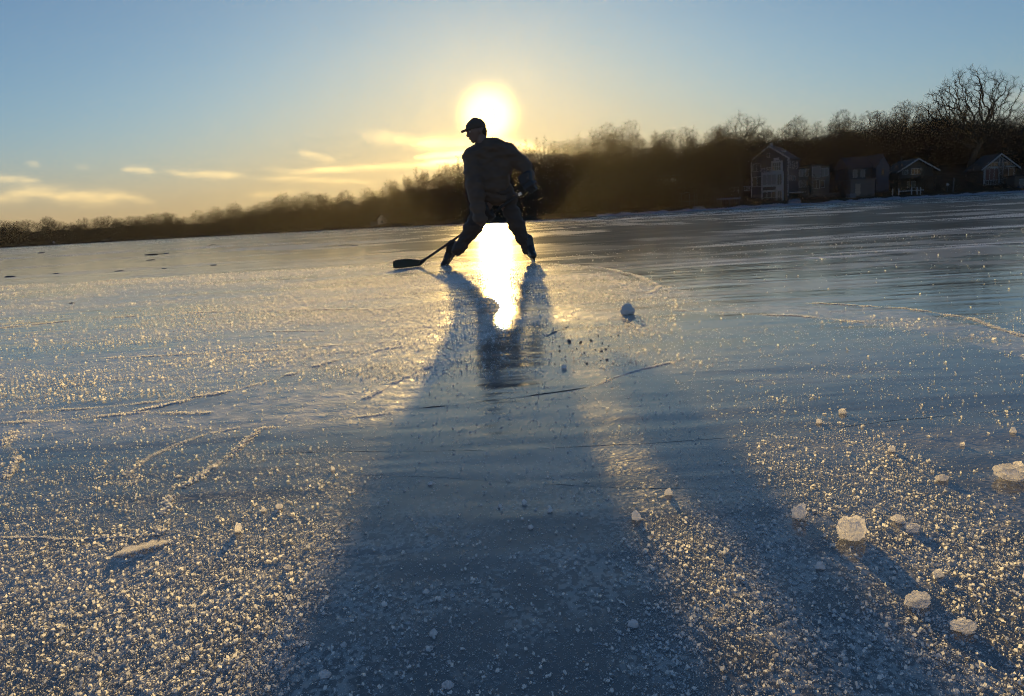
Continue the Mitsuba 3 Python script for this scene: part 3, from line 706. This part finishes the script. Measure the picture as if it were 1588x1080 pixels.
# the stick: shaft from the right glove down to the blade on the ice
heel, butt = on_ice(652, 413) + [0, 0, .035], sp(806, 301.5, -.16)
ax = (butt - heel) / np.linalg.norm(butt - heel)
tR = ((RH - heel) @ ax); tL = ((LH - heel) @ ax)
RHs, LHs = heel + ax * min(tR, np.linalg.norm(butt - heel) - .06), heel + ax * tL
glove(RH, ax, RE, 'person__glove')
glove(LHs, ax, LE, 'person__glove_001')

def rod(p0, p1, w, t, side, over=0.0):
    """A flat bar with rounded corners."""
    d = (p1 - p0) / np.linalg.norm(p1 - p0)
    s = side - d * (side @ d); s /= np.linalg.norm(s)
    n = np.cross(d, s)
    ms = []
    for p in (p0 - d * over, p1 + d * over):
        for a in (-1, 1):
            for b in (-1, 1):
                ms.append((p + s * a * (w / 2 - .006) + n * b * (t / 2 - .006), .006))
    return hull(ms, 8)
S = 'hockey_stick'
tag(S, 'hockey stick held low by the skater with its blade resting on the ice', 'hockey stick')
scene['carbon'] = dict(type='principled', base_color={'type': 'rgb', 'value': (.028, .028, .030)}, roughness=.35, clearcoat=.3)
scene['blade_tape'] = dict(type='bumpmap', arbitrary=proc(lambda p, n, uv: .0008 * smoothstep(.35, .65, noise(p.x * 40 + p.z * 12, 3)), 1e-3), bsdf=dict(type='principled', base_color={'type': 'rgb', 'value': (.045, .060, .050)}, roughness=.85))
scene['butt_tape'] = dict(type='principled', base_color={'type': 'rgb', 'value': (.70, .70, .68)}, roughness=.8)
put(S + '__shaft', skin(rod(heel, butt, .034, .024, np.array([0, 1.0, 0.])), .05, 0), 'carbon', 40)
put(S + '__butt_end', skin(rod(butt - ax * .008, butt + ax * .012, .038, .030, np.array([0, 1.0, 0.])), .05, 0), 'butt_tape', 40)
toe = on_ice(611, 418) + [0, 0, .012]
bl = []
for k in np.linspace(0, 1, 9):
    b0 = heel * (1 - k) + toe * k
    b0 = b0 + np.array([0, -.020 * math.sin(k * math.pi * .8), 0])
    hgt = .048 + .032 * min(k * 2.2, 1) - (.018 if k == 1 else 0)
    z0 = .010 + (.008 if k == 1 else 0)
    bl.append([(np.array([b0[0], b0[1], z0]), .0065), (np.array([b0[0], b0[1] + .004, z0 + hgt]), .0065)])
blade = m3.Manifold.batch_boolean([hull(a + b, 8) for a, b in zip(bl, bl[1:])] + [hull([(heel, .016), bl[0][0], bl[0][1], (heel + ax * .08, .015)], 8)], m3.OpType.Add)
put(S + '__blade', skin(blade, .02, 3), 'blade_tape', True)

def skate(edge_px, ankle, name, yaw):
    """A hockey skate: boot, toe cap, blade holder and steel runner standing on the ice at edge_px."""
    g = on_ice(*edge_px)
    up = ankle - g; up /= np.linalg.norm(up)
    up = up + np.array([0, 0, .75]); up /= np.linalg.norm(up)
    f = np.array([math.sin(yaw), -math.cos(yaw), 0.0]); f -= up * (f @ up); f /= np.linalg.norm(f)
    s = np.cross(f, up)
    q_ = lambda a, b, h: g + f * a + s * b + up * h
    boot = [hull([(q_(-.085, 0, .085), .036), (q_(.0, 0, .085), .040), (q_(.10, 0, .082), .040), (q_(.145, 0, .080), .032)]),
            limb([(q_(-.055, 0, .10), .044), (q_(-.045, 0, .17), .050), (q_(-.050, 0, .235), .056)]),
            hull([(q_(.02, 0, .12), .038), (q_(-.03, 0, .19), .046), (q_(.07, 0, .10), .040)])]
    put(name, skin(boot, .014, 4, .003, 30), 'skate_leather', True)
    tongue = hull([(q_(.03, -.02, .165), .016), (q_(.03, .02, .165), .016), (q_(.015, -.025, .25), .016), (q_(.015, .025, .25), .016)])
    put(name + '__tongue', skin(tongue, .012, 3), 'skate_leather', True)
    hold = hull([(q_(-.10, 0, .052), .010), (q_(.14, 0, .052), .010), (q_(-.11, 0, .022), .006), (q_(.15, 0, .024), .006)], 8)
    put(name + '__blade_holder', skin(hold, .05, 0), 'skate_leather', 40)
    run = hull([(q_(-.13, 0, .010), .0022), (q_(-.12, 0, .028), .0022), (q_(.17, 0, .013), .0022), (q_(.16, 0, .028), .0022), (q_(-.10, 0, .002), .0022), (q_(.13, 0, .002), .0022)], 8)
    put(name + '__runner', skin(run, .05, 0), 'steel', 40)
skate((694.5, 410.5), sp(711, 381, .03), 'person__skate', -.22)
skate((826.5, 406.5), sp(818.5, 382, -.02), 'person__skate_001', .10)

# ------------------------------------------------------------------ frost: loose plates and grains of ice on the lake
scene['frost_plate'] = dict(type='principledthin', base_color={'type': 'rgb', 'value': (.86, .88, .90)}, diff_trans=1.3, roughness=.30, spec_trans=0.0, eta=1.31)
scene['snow'] = dict(type='bumpmap', arbitrary=proc(lambda p, n, uv: .0016 * fbm(p.x * 420, p.y * 420, p.z * 420, 3), 6e-4),
                     bsdf=dict(type='principledthin', base_color={'type': 'rgb', 'value': (.97, .97, .98)}, diff_trans=1.75, roughness=.6, eta=1.31))

def soft(poly_px, x, y, edge):
    """1 inside the outline, fading over edge metres outside and in."""
    pg = shapely.Polygon([on_ice(*p)[:2] for p in poly_px]).buffer(0)
    pts = shapely.points(x, y)
    d = np.where(shapely.contains_xy(pg, x, y), 1, -1) * shapely.distance(pg.boundary, pts)
    return np.clip(.5 + d / (2 * edge), 0, 1)

def survey(x, y):
    """Row of the photograph at which a point of the ice is seen: only measures how far off it lies."""
    v_ = np.stack([x, y, 0 * x], -1) - EYE
    return PH / 2 - FPX * (v_ @ UP) / (v_ @ FWD)

def plates(x, y, size, seed, k=4):
    """Clumps of k crossed plates each, standing or lying on the ice, as one mesh."""
    r = np.random.default_rng(seed)
    n = len(x)
    N = n * k
    cx, cy = np.repeat(x, k) + r.normal(0, .45, N) * np.repeat(size, k), np.repeat(y, k) + r.normal(0, .45, N) * np.repeat(size, k)
    s = np.repeat(size, k) * r.uniform(.5, 1.1, N)
    a = r.normal(0, 1, (N, 3)); a /= np.linalg.norm(a, axis=1, keepdims=True)
    b = np.cross(a, r.normal(0, 1, (N, 3))); b /= np.linalg.norm(b, axis=1, keepdims=True)
    b *= r.uniform(.45, 1, N)[:, None]
    cz = np.abs(a[:, 2]) * s * .8 + np.abs(b[:, 2]) * s * .8
    o = np.stack([cx, cy, cz * r.uniform(.75, 1.25, N)], -1)
    v = np.stack([o + a * s[:, None], o + b * s[:, None], o - a * s[:, None] * .8, o - b * s[:, None]], 1)
    v[..., 2] = np.maximum(v[..., 2], .0002)
    f = np.array([[0, 1, 2], [0, 2, 3]])[None] + (np.arange(N) * 4)[:, None, None]
    return v.reshape(-1, 3), f.reshape(-1, 3)

def scatter(x0, x1, y0, y1, peak, rho, seed):
    """Random points with density rho(x, y) per square metre, at most peak."""
    r = np.random.default_rng(seed)
    n = int((x1 - x0) * (y1 - y0) * peak)
    x, y = r.uniform(x0, x1, n), r.uniform(y0, y1, n)
    keep = (np.abs(x) < .78 * y + .45) & (np.abs(x) > 0)
    x, y = x[keep], y[keep]
    keep = r.uniform(0, peak, len(x)) < rho(x, y)
    return x[keep], y[keep], r

def patchy(x, y, f, seed, lo=.35, hi=.65):
    return np.clip((meshkit.fbm(np.stack([x * f, y * f, 0 * x], -1), 3, seed) - lo) / (hi - lo), 0, 1)

LEFT = [(-400, 600), (380, 660), (545, 690), (548, 790), (520, 850), (470, 1000), (430, 1150), (-400, 1150)]
RIGHT_ = [(1165, 585), (1240, 600), (1330, 665), (1400, 690), (1500, 775), (1640, 860), (1900, 960), (1900, 1150), (930, 1150), (975, 820), (1090, 775), (1170, 745)]
PLUME = [(1375, 690), (1410, 700), (1450, 790), (1430, 870), (1370, 840), (1385, 760)]

def rho_near(x, y):
    v_ = survey(x, y)
    pl, prr = soft(LEFT, x, y, .035), soft(RIGHT_, x, y, .05)
    left = np.interp(v_, [640, 690, 750, 810, 850, 900, 1080], [1500, 2200, 3600, 9000, 15000, 23000, 28000])
    right = np.interp(v_, [590, 650, 720, 780, 850, 950, 1080], [1300, 2600, 5200, 9000, 15000, 19000, 21000])
    mid = np.interp(v_, [600, 660, 740, 800, 900, 1000, 1080], [50, 120, 320, 900, 3200, 6500, 9500])
    mott = .45 + .75 * patchy(x, y, 9, 4, .3, .7)
    return (np.maximum.reduce([left * pl, right * prr, mid]) + 5000 * soft(PLUME, x, y, .03) + 16 * np.clip(800 - v_, 0, 60)) * mott

x, y, r = scatter(-2.6, 2.8, .50, 2.9, 220000, lambda x, y: 7.5 * rho_near(x, y), 21)
size = np.clip(.00058 * r.pareto(1.95, len(x)) + .00052, .00052, .0032)
put('frost_crystals', plates(x, y, size, 22, 2), 'frost_plate')
tag('frost_crystals', 'sparkling frost plates strewn over the near ice', 'frost', kind='stuff')
print('near', len(x))
x, y, r = scatter(-1.5, 1.7, .50, 1.6, 420000, lambda x, y: 11 * rho_near(x, y) * np.clip(.25 + patchy(x, y, 5, 14, .35, .6), 0, 1), 23)
put('frost_crystals_002', plates(x, y, r.uniform(.00045, .0010, len(x)), 24, 1), 'frost_plate')
tag('frost_crystals_002', 'finest frost powder between the larger plates on the near ice', 'frost', kind='stuff')
print('powder', len(x))

PANE = [(-700, 640), (180, 668), (400, 662), (520, 650), (600, 640), (655, 610), (720, 560), (800, 545), (900, 560), (985, 535), (1040, 490), (1150, 492), (1300, 503), (1450, 520), (1650, 565), (1900, 570),
        (1588, 520), (1400, 482), (1200, 476), (1060, 463), (1025, 446), (985, 429), (940, 418), (880, 412), (830, 410), (620, 400), (330, 419), (0, 444), (-700, 490)]
GOLD = [[(-200, 590), (640, 560), (650, 640), (380, 662), (-200, 690)], [(300, 490), (660, 440), (640, 560), (360, 585)], [(470, 440), (720, 425), (700, 545), (540, 560)], [(810, 425), (1000, 440), (1015, 480), (850, 505)], [(925, 535), (1000, 520), (1000, 560), (950, 572)], [(1005, 550), (1078, 552), (1075, 570), (1010, 568)], [(935, 500), (1020, 480), (1025, 520), (950, 520)], [(1430, 612), (1640, 618), (1640, 634), (1450, 632)],
        [(420, 600), (660, 570), (640, 640), (470, 640)], [(240, 590), (520, 545), (560, 560), (300, 620)], [(560, 530), (700, 470), (700, 560), (600, 570)]]
def rho_mid(x, y):
    a = soft(PANE, x, y, .10)
    out = 1300 * a * (.15 + patchy(x, y * 1.8, 1.6, 8, .40, .66)) + 30
    drift = .12 + 1.1 * patchy(x + .35 * y, y * 2.6, 1.3, 12, .36, .64)              # blown into streaks
    for i, g in enumerate(GOLD):
        out = out + (5200 * soft(g, x, y, .9 if i == 1 else .28) if i < 4 else 7500 * soft(g, x, y, .10)) * drift
    v_ = survey(x, y)
    return out + np.interp(v_, [480, 560, 640], [10, 60, 140])
x, y, r = scatter(-6.5, 6.5, 2.2, 9.2, 32000, lambda x, y: 3.3 * rho_mid(x, y), 31)
size = np.clip(.0010 * r.pareto(2.0, len(x)) + .0010, .0010, .0055) * np.interp(y, [2, 9], [1, 1.5])
put('frost_crystals_001', plates(x, y, size * 1.1, 32, 1), 'frost_plate')
tag('frost_crystals_001', 'fine frost grains glittering on the pale pane around the skater', 'frost', kind='stuff')
print('mid', len(x))

# ------------------------------------------------------------------ lumps of snow and crumbs of ice
LUMPS = {}
def lump_mesh(seed, rough=.5, sub=4):
    """A crumb of old snow about 1 wide, flat underneath: a few irregular clods frozen together."""
    r = np.random.default_rng(seed)
    parts = []
    for k in range(1 if sub < 3 else 4 + int(5 * rough)):
        m = trimesh.creation.icosphere(min(sub, 3))
        v_ = np.array(m.vertices)
        off = r.uniform(-20, 20, 3)
        q_ = 1 + rough * (meshkit.fbm(v_ * 1.1 + off, 2, seed) - .5) * 1.4 + rough * (meshkit.fbm(v_ * 3.4 + off, 3, seed + 5) - .5) * 1.1
        sc = 1.0 if k == 0 else r.uniform(.32, .66)
        v_ = v_ * q_[:, None] * np.array([r.uniform(.85, 1.15), r.uniform(.8, 1.1), r.uniform(.8, 1.1)]) * sc
        if k:
            d = r.normal(0, 1, 3) * [1, 1, .7] - [0, 0, .45]; d /= np.linalg.norm(d)
            v_ = v_ + d * r.uniform(.62, .98)
        v_[:, 2] = np.where(v_[:, 2] < -.45, -.45 + (v_[:, 2] + .45) * .15, v_[:, 2])
        parts.append(m3.Manifold(m3.Mesh(v_.astype(np.float32), m.faces.astype(np.uint32))))
    if len(parts) > 1:
        m = m3.Manifold.batch_boolean(parts, m3.OpType.Add).refine_to_length(.09).to_mesh()
        m = trimesh.Trimesh(m.vert_properties[:, :3], m.tri_verts, process=True)
        trimesh.smoothing.filter_taubin(m, iterations=2)
        v_ = np.array(m.vertices)
        v_ = v_ + m.vertex_normals * ((meshkit.fbm(v_ * 7 + 3, 3, seed) - .5) * .28 * (.4 + rough))[:, None]
    v_[:, 2] -= v_[:, 2].min()
    v_[:, :2] -= (v_[:, :2].min(0) + v_[:, :2].max(0)) / 2
    v_ /= max(np.ptp(v_[:, 0]), 1e-6)
    v_[:, 2] /= np.ptp(v_[:, 2])
    return trimesh.Trimesh(v_, m.faces, process=False)

def lump(px, py, w_px, h_px, label, seed, name='snow_chunk', category='snow', rough=.5, group=None, sub=4, bsdf='snow'):
    """A lump whose foot is at (px, py) in the survey, w_px wide and h_px high there."""
    b = on_ice(px, py)
    dist = np.linalg.norm(b - EYE)
    w, h = w_px / FPX * dist, h_px / FPX * dist
    m = lump_mesh(seed, rough, sub)
    m.apply_scale([w, w * .85, h * .98])
    m.apply_translation(b + [0, w * .32, -.0006])
    key = numbered(name)
    put(key, m, bsdf, True)
    tag(key, label, category, group)
    return key

scene['shaded_snow'] = dict(type='principled', base_color={'type': 'rgb', 'value': (.60, .60, .62)}, roughness=.7)  # darker snow for one lump; its backlit shade is in the colour
CH = [(975, 489, 27, 23, 'grey lump of snow in shade on the golden ice right of the skater', .45),
      (1328, 842, 50, 43, 'large rounded white snow lump casting a long shadow at the lower right', .5),
      (1243, 808, 27, 30, 'jagged upright white snow lump left of the large rounded one', .75),
      (1580, 748, 54, 29, 'flat white slab of snow at the right edge of the picture', .7),
      (1431, 945, 42, 24, 'blocky white snow lump in the shadow of the large rounded one', .6),
      (1498, 983, 36, 22, 'crumbly pale snow lump at the end of the long shadow', .8),
      (988, 808, 18, 19, 'small round snow lump at the left edge of the right hand frost', .5),
      (1464, 747, 20, 11, 'small flat snow crumb left of the slab at the right edge', .6),
      (1384, 701, 12, 12, 'small snow crumb at the tip of the bright frost plume', .6),
      (1037, 769, 14, 14, 'small bright snow crumb above the round lump near the shadow', .7),
      (1308, 642, 12, 10, 'lone round snow crumb on the blue ice at the right', .5),
      (1271, 657, 10, 9, 'snow crumb just left of the lone round one', .6),
      (1273, 884, 17, 15, 'blue shaded snow crumb between the two bands of frost', .6),
      (1395, 812, 22, 14, 'low snow crumb right of the large rounded lump', .7),
      (1418, 826, 26, 14, 'pale snow crumb beside a small shadow right of the large lump', .7),
      (1458, 896, 18, 12, 'snow crumb with a short shadow above the crumbly lump', .7),
      (1494, 692, 8, 7, 'tiny snow grain above the flat crumb on the right', .6),
      (369, 827, 14, 19, 'upright snow crumb among the sparkles on the left', .8),
      (502, 1053, 21, 14, 'blue grey snow crumb near the bottom edge left of the shadow', .7),
      (672, 987, 14, 13, 'round blue snow crumb in the middle of the big shadow', .5),
      (694, 1069, 21, 13, 'ragged snow crumb at the bottom edge in the big shadow', .8),
      (983, 974, 19, 15, 'blue white snow crumb at the right edge of the big shadow', .6),
      (660, 921, 11, 10, 'ragged snow crumb above the round blue one', .8),
      (596, 941, 11, 11, 'dark footed snow crumb left of the round blue one', .6),
      (532, 1004, 12, 8, 'small snow crumb above the one near the bottom edge', .7),
      (432, 790, 13, 10, 'right crumb of the loose cluster on the left', .7),
      (408, 794, 10, 9, 'left crumb of the loose cluster on the left', .7),
      (446, 884, 16, 8, 'flat bright snow crumb in the left frost', .7),
      (516, 730, 7, 9, 'tiny upright crumb at the upper left edge of the shadow', .6),
      (875, 573, 10, 10, 'dark round ice crumb below the reflection of the skater', .5),
      (813, 783, 9, 11, 'upright one of four dark crumbs in the shadow', .7),
      (775, 788, 9, 7, 'leftmost of four dark crumbs in the shadow', .7),
      (853, 795, 10, 9, 'rightmost of four dark crumbs in the shadow', .7),
      (823, 821, 10, 9, 'lowest of four dark crumbs in the shadow', .7),
      (830, 792, 7, 5, 'small crumb between the four dark crumbs', .7),
      (1573, 672, 9, 10, 'snow grain above the slab at the right edge', .6)]
for i, (px, py, w, h, lab, rg) in enumerate(CH):
    lump(px, py, w * .86, h * .80, lab, 300 + i, rough=rg, bsdf='shaded_snow' if i == 0 else 'snow')

scene['grey_ice'] = dict(type='principled', base_color={'type': 'rgb', 'value': (.10, .11, .13)}, roughness=.5, eta=1.31)
r = np.random.default_rng(5)
for i, (px, py) in enumerate([(935, 548), (928, 545), (940, 556), (925, 540), (932, 562), (918, 528), (927, 520), (912, 565), (944, 538), (950, 525), (892, 540), (870, 545), (861, 566), (866, 540), (880, 530), (957, 519), (898, 533), (905, 549), (934, 535), (942, 545)]):
    lump(px + r.normal(0, 2), py + r.normal(0, 2), (sz := min(2.2 + 1.6 * r.pareto(2.2), 8)), sz * r.uniform(.6, .95), 'dark ice crumb in the scatter right of the skater reflection', 700 + i, 'ice_crumb', 'ice', .6, 'dark crumbs beside the reflection', 2, 'grey_ice')
for i in range(46):
    px, py = r.uniform(540, 1190), r.uniform(645, 960)
    lump(px, py, (sz := min(2.6 + 1.4 * r.pareto(2.2), 7)), sz * r.uniform(.6, .95), 'small ice crumb lying in the big shadow on the near ice', 800 + i, 'ice_crumb', 'ice', .7, 'small crumbs in the big shadow', 2, 'snow')

# ridges of frost pushed up by skates and by cracks in the ice
def along(pts, step, seed, rough):
    """Points along a line on the ice, a little wavy, with their distances from the start."""
    w = np.array([on_ice(*p) for p in pts])
    s = np.r_[0, np.cumsum(np.linalg.norm(np.diff(w, axis=0), axis=1))]
    u = np.arange(0, s[-1], step)
    cpt = np.stack([np.interp(u, s, w[:, k]) for k in range(3)], -1)
    return u, cpt + (meshkit.fbm(np.stack([u * 6, u * 0 + seed, u * 0], -1), 3)[:, None] - .5) * np.array([.03, .03, 0]) * rough

def frost_line(pts, w_px, h_px, label, seed, name='frost_ridge', rough=1.0, dens=1.0):
    h_px, w_px, dens = max(h_px * .75, 1.3), w_px * (1.3 if h_px > 3.5 else .9), dens * (1.1 if h_px > 3.5 else 3.0)
    """A broken ridge of standing frost plates along a line on the ice."""
    r = np.random.default_rng(seed)
    u, cpt = along(pts, .0015, seed, rough)
    far = np.linalg.norm(cpt - EYE, axis=1).mean()
    env = np.clip((meshkit.fbm(np.stack([u * 14, u * 0 + seed * 3.1, u * 0], -1), 3) - .18) * 2.6, .36, 1)
    n = int(len(u) * 2.4 * dens / max(far / 1.8, .6))
    i = r.choice(len(u), n, p=env / env.sum())
    half = w_px / FPX * far * (.32 if far < 2.2 else .5)
    h_px *= .75 if far < 2.2 else 1
    tn = np.gradient(cpt, axis=0)[i]; tn /= np.linalg.norm(tn, axis=1, keepdims=True)
    off = r.normal(0, .6, n) * half * 1.6
    size = np.clip(h_px / FPX * far * .55 * env[i] * r.uniform(.4, 1.3, n), .0010, .02)
    key = numbered(name)
    put(key, plates(cpt[i, 0] - tn[:, 1] * off, cpt[i, 1] + tn[:, 0] * off, size, seed + 50, 2), 'frost_plate')
    tag(key, label, 'frost')

def ridge(pts, w_px, h_px, label, seed, name='ice_crack', rough=1.0, step=.012, bsdf='snow', kind=None):
    """A low broken ridge along a line on the ice."""
    r = np.random.default_rng(seed)
    w = np.array([on_ice(*p) for p in pts])
    s = np.r_[0, np.cumsum(np.linalg.norm(np.diff(w, axis=0), axis=1))]
    u = np.arange(0, s[-1], step * max(1, np.linalg.norm(w[:, :2], axis=1).mean() / 1.6))
    cpt = np.stack([np.interp(u, s, w[:, k]) for k in range(3)], -1)
    cpt += (meshkit.fbm(np.stack([u * 6, u * 0 + seed, u * 0], -1), 3)[:, None] - .5) * np.array([.03, .03, 0]) * rough
    d = np.linalg.norm(cpt - EYE, axis=1)
    env = np.clip((meshkit.fbm(np.stack([u * 14, u * 0 + seed * 3.1, u * 0], -1), 3) - .30) * 3.2, .08, 1) * np.clip(np.minimum(np.arange(len(u)), np.arange(len(u))[::-1]) / 4, .05, 1)
    hw, hh = w_px / FPX * d * env * .5, h_px / FPX * d * env
    t = np.gradient(cpt, axis=0); t /= np.linalg.norm(t, axis=1, keepdims=True)
    n = np.stack([-t[:, 1], t[:, 0], 0 * u], -1)
    prof = [(-1, -.02), (-.55, .62), (0, 1), (.5, .7), (1, -.02)]
    v_ = np.stack([cpt + n * (hw * a * r.uniform(.75, 1.25, len(u)))[:, None] + np.array([0, 0, 1.]) * (hh * max(b, 0) * r.uniform(.6, 1.25, len(u)) + (b < 0) * -.0004)[:, None] for a, b in prof], 1)
    k = len(prof)
    i = np.arange(len(u) - 1)[:, None] * k + np.arange(k - 1)[None]
    q_ = np.stack([i, i + 1, i + k + 1, i + k], -1).reshape(-1, 4)
    v_ = v_.reshape(-1, 3)
    if np.cross(v_[q_[:, 1]] - v_[q_[:, 0]], v_[q_[:, 2]] - v_[q_[:, 0]])[:, 2].sum() < 0:
        q_ = q_[:, ::-1]
    key = numbered(name)
    put(key, (v_, q_), bsdf, True)
    tag(key, label, 'frost', kind=kind)
ridge([(165, 866), (200, 857), (232, 850), (266, 842)], 10, 9, 'long pale snow shard lying on the lower left ice', 1, 'snow_shard', 1.2, .006)
frost_line([(165, 866), (200, 857), (232, 850), (266, 842)], 20, 6, 'spiky frost fringe around the long snow shard', 1, 'frost_ridge', 1.2)
frost_line([(246, 830), (258, 800), (268, 775), (282, 748)], 10, 7, 'curved frost ridge running up from the snow shard', 2)
frost_line([(286, 756), (320, 730), (355, 705), (385, 680), (404, 664)], 10, 6, 'diagonal frost ridge between the shard and the pale pane', 3)
frost_line([(198, 738), (212, 742), (206, 752), (192, 748)], 8, 4, 'small curl of frost left of the diagonal ridge', 4)
frost_line([(192, 738), (214, 716), (262, 694), (310, 676), (370, 664)], 9, 3, 'faint curved frost streak above the small curl', 5)
frost_line([(14, 668), (17, 690), (20, 715), (18, 742)], 8, 5, 'short frost ridge at the left edge of the picture', 6)
frost_line([(-20, 838), (120, 832), (230, 829)], 6, 3, 'straight scratch of frost meeting the snow shard from the left', 7)
frost_line([(404, 664), (460, 662), (520, 652), (600, 641), (642, 634)], 8, 4, 'frost ridge along the near edge of the pale pane', 8)
frost_line([(180, 645), (300, 619), (390, 599), (450, 581), (520, 559), (600, 541), (662, 533)], 7, 3, 'long golden frost line curving across the left of the pane', 9)
frost_line([(560, 620), (600, 600), (640, 580), (664, 570)], 6, 3, 'short golden frost line left of the reflection', 10)
frost_line([(-30, 512), (130, 496), (300, 485), (480, 481), (640, 480)], 5, 1.6, 'upper straight pale line across the left ice', 11)
frost_line([(150, 556), (400, 545), (560, 533), (640, 528)], 6, 1.8, 'lower straight pale line across the left ice', 12)
frost_line([(410, 515), (560, 513), (690, 507)], 5, 1.6, 'short pale line between the two straight lines on the left', 13)
frost_line([(832, 409), (880, 411), (940, 417), (985, 428), (1024, 444), (1010, 455)], 4, 1.6, 'curved bright edge of the pane right of the skater', 14)
frost_line([(985, 452), (960, 440), (930, 428), (890, 425)], 4, 1.5, 'inner curved line behind the bright edge of the pane', 15)
frost_line([(1040, 481), (1150, 487), (1250, 491), (1340, 500)], 5, 1.8, 'left of two pale edges on the ice at the right', 16)
frost_line([(1250, 470), (1400, 478), (1500, 493), (1588, 522)], 5, 2.0, 'right of two pale edges on the ice at the right', 17)
frost_line([(920, 600), (948, 588), (990, 575), (1062, 557)], 4, 2.4, 'pale thin line of frost right of the dark crack', 18)
frost_line([(0, 655), (100, 652), (220, 640), (330, 640)], 9, 2.5, 'ragged frost band at the far left above the blue ice', 19)
frost_line([(30, 640), (150, 633), (250, 622), (330, 612)], 7, 2.2, 'ragged frost band above the other at the far left', 20)
scene['crack'] = dict(type='principled', base_color={'type': 'rgb', 'value': (.05, .065, .075)}, roughness=.35, eta=1.31)
ridge([(636, 634), (700, 629), (760, 622), (820, 615), (880, 606), (922, 599)], 2.6, 1.3, 'dark crack edge running right from the pane across the clear ice', 21, 'ice_crack', .6, bsdf='crack')
ridge([(402, 704), (560, 701), (700, 700), (800, 697), (1000, 688), (1200, 675), (1400, 652), (1600, 634)], 1.7, .5, 'long thin crack crossing the clear ice from left to right', 22, 'ice_crack', .4, bsdf='crack')
ridge([(530, 735), (700, 742), (800, 750), (960, 757), (1110, 757)], 1.7, .5, 'thin crack below the long one in the big shadow', 23, 'ice_crack', .4, bsdf='crack')
ridge([(685, 538), (700, 542), (716, 548)], 4, 2.0, 'dark broken ridge left of the reflection of the skater', 24, 'ice_crack', 1, bsdf='crack')
ridge([(842, 525), (860, 516), (880, 508), (890, 505)], 6, 3.2, 'dark ice shard right of the reflection of the skater', 25, 'ice_crack', 1, bsdf='crack')

# far lumps heaved up on the lake
for i, (px, py, w, h, lab) in enumerate([(880, 353.5, 26, 4, 'left of two dark snow mounds beyond the skater on the right'), (903, 353, 22, 3.5, 'right of two dark snow mounds beyond the skater on the right'), (945, 346.5, 16, 3, 'small dark mound near the right shore'),
        (232, 396, 34, 5, 'long blue snow mound on the far left ice'), (255, 394, 14, 3, 'low blue mound right of the long one'), (232, 404, 16, 3, 'flat mound in front of the long blue one'), (12, 430, 20, 4, 'dark mound at the left edge of the far ice'),
        (85, 425, 12, 3, 'small dark mound on the left ice'), (183, 421, 18, 3, 'dark flat mound left of the middle of the far ice'), (330, 412, 14, 3, 'flat mound on the edge of the pale pane'), (62, 393, 14, 3, 'dark mound close to the far left shore'),
        (328, 380.5, 14, 2.5, 'thin mound near the far shore left'), (527, 382, 10, 4, 'bright snow block left of the skater on the far ice'), (547, 381.5, 26, 2.5, 'low rubble right of the bright snow block'), (109, 471, 12, 3, 'small dark chip on the pale left ice'), (253, 417, 12, 2.5, 'thin grey mound right of the flat one')]):
    lump(px, py, w * .7, h * .42, lab, 500 + i, 'snow_mound', 'snow', .6, bsdf='grey_ice')

# ------------------------------------------------------------------ evening air
scene['air'] = dict(type='homogeneous', albedo={'type': 'rgb', 'value': (.95, .95, .95)}, sigma_t={'type': 'rgb', 'value': (.00005,) * 3}, phase=dict(type='hg', g=.8))
scene['haze'] = dict(type='cube', to_world=T().translate([0, 300, 21.5]).scale([700, 420, 23.5]), bsdf=dict(type='null'), interior=dict(type='ref', id='air'))
tag('haze', 'faint evening haze over the lake', kind='stuff')
scene['camera']['medium'] = dict(type='ref', id='air')
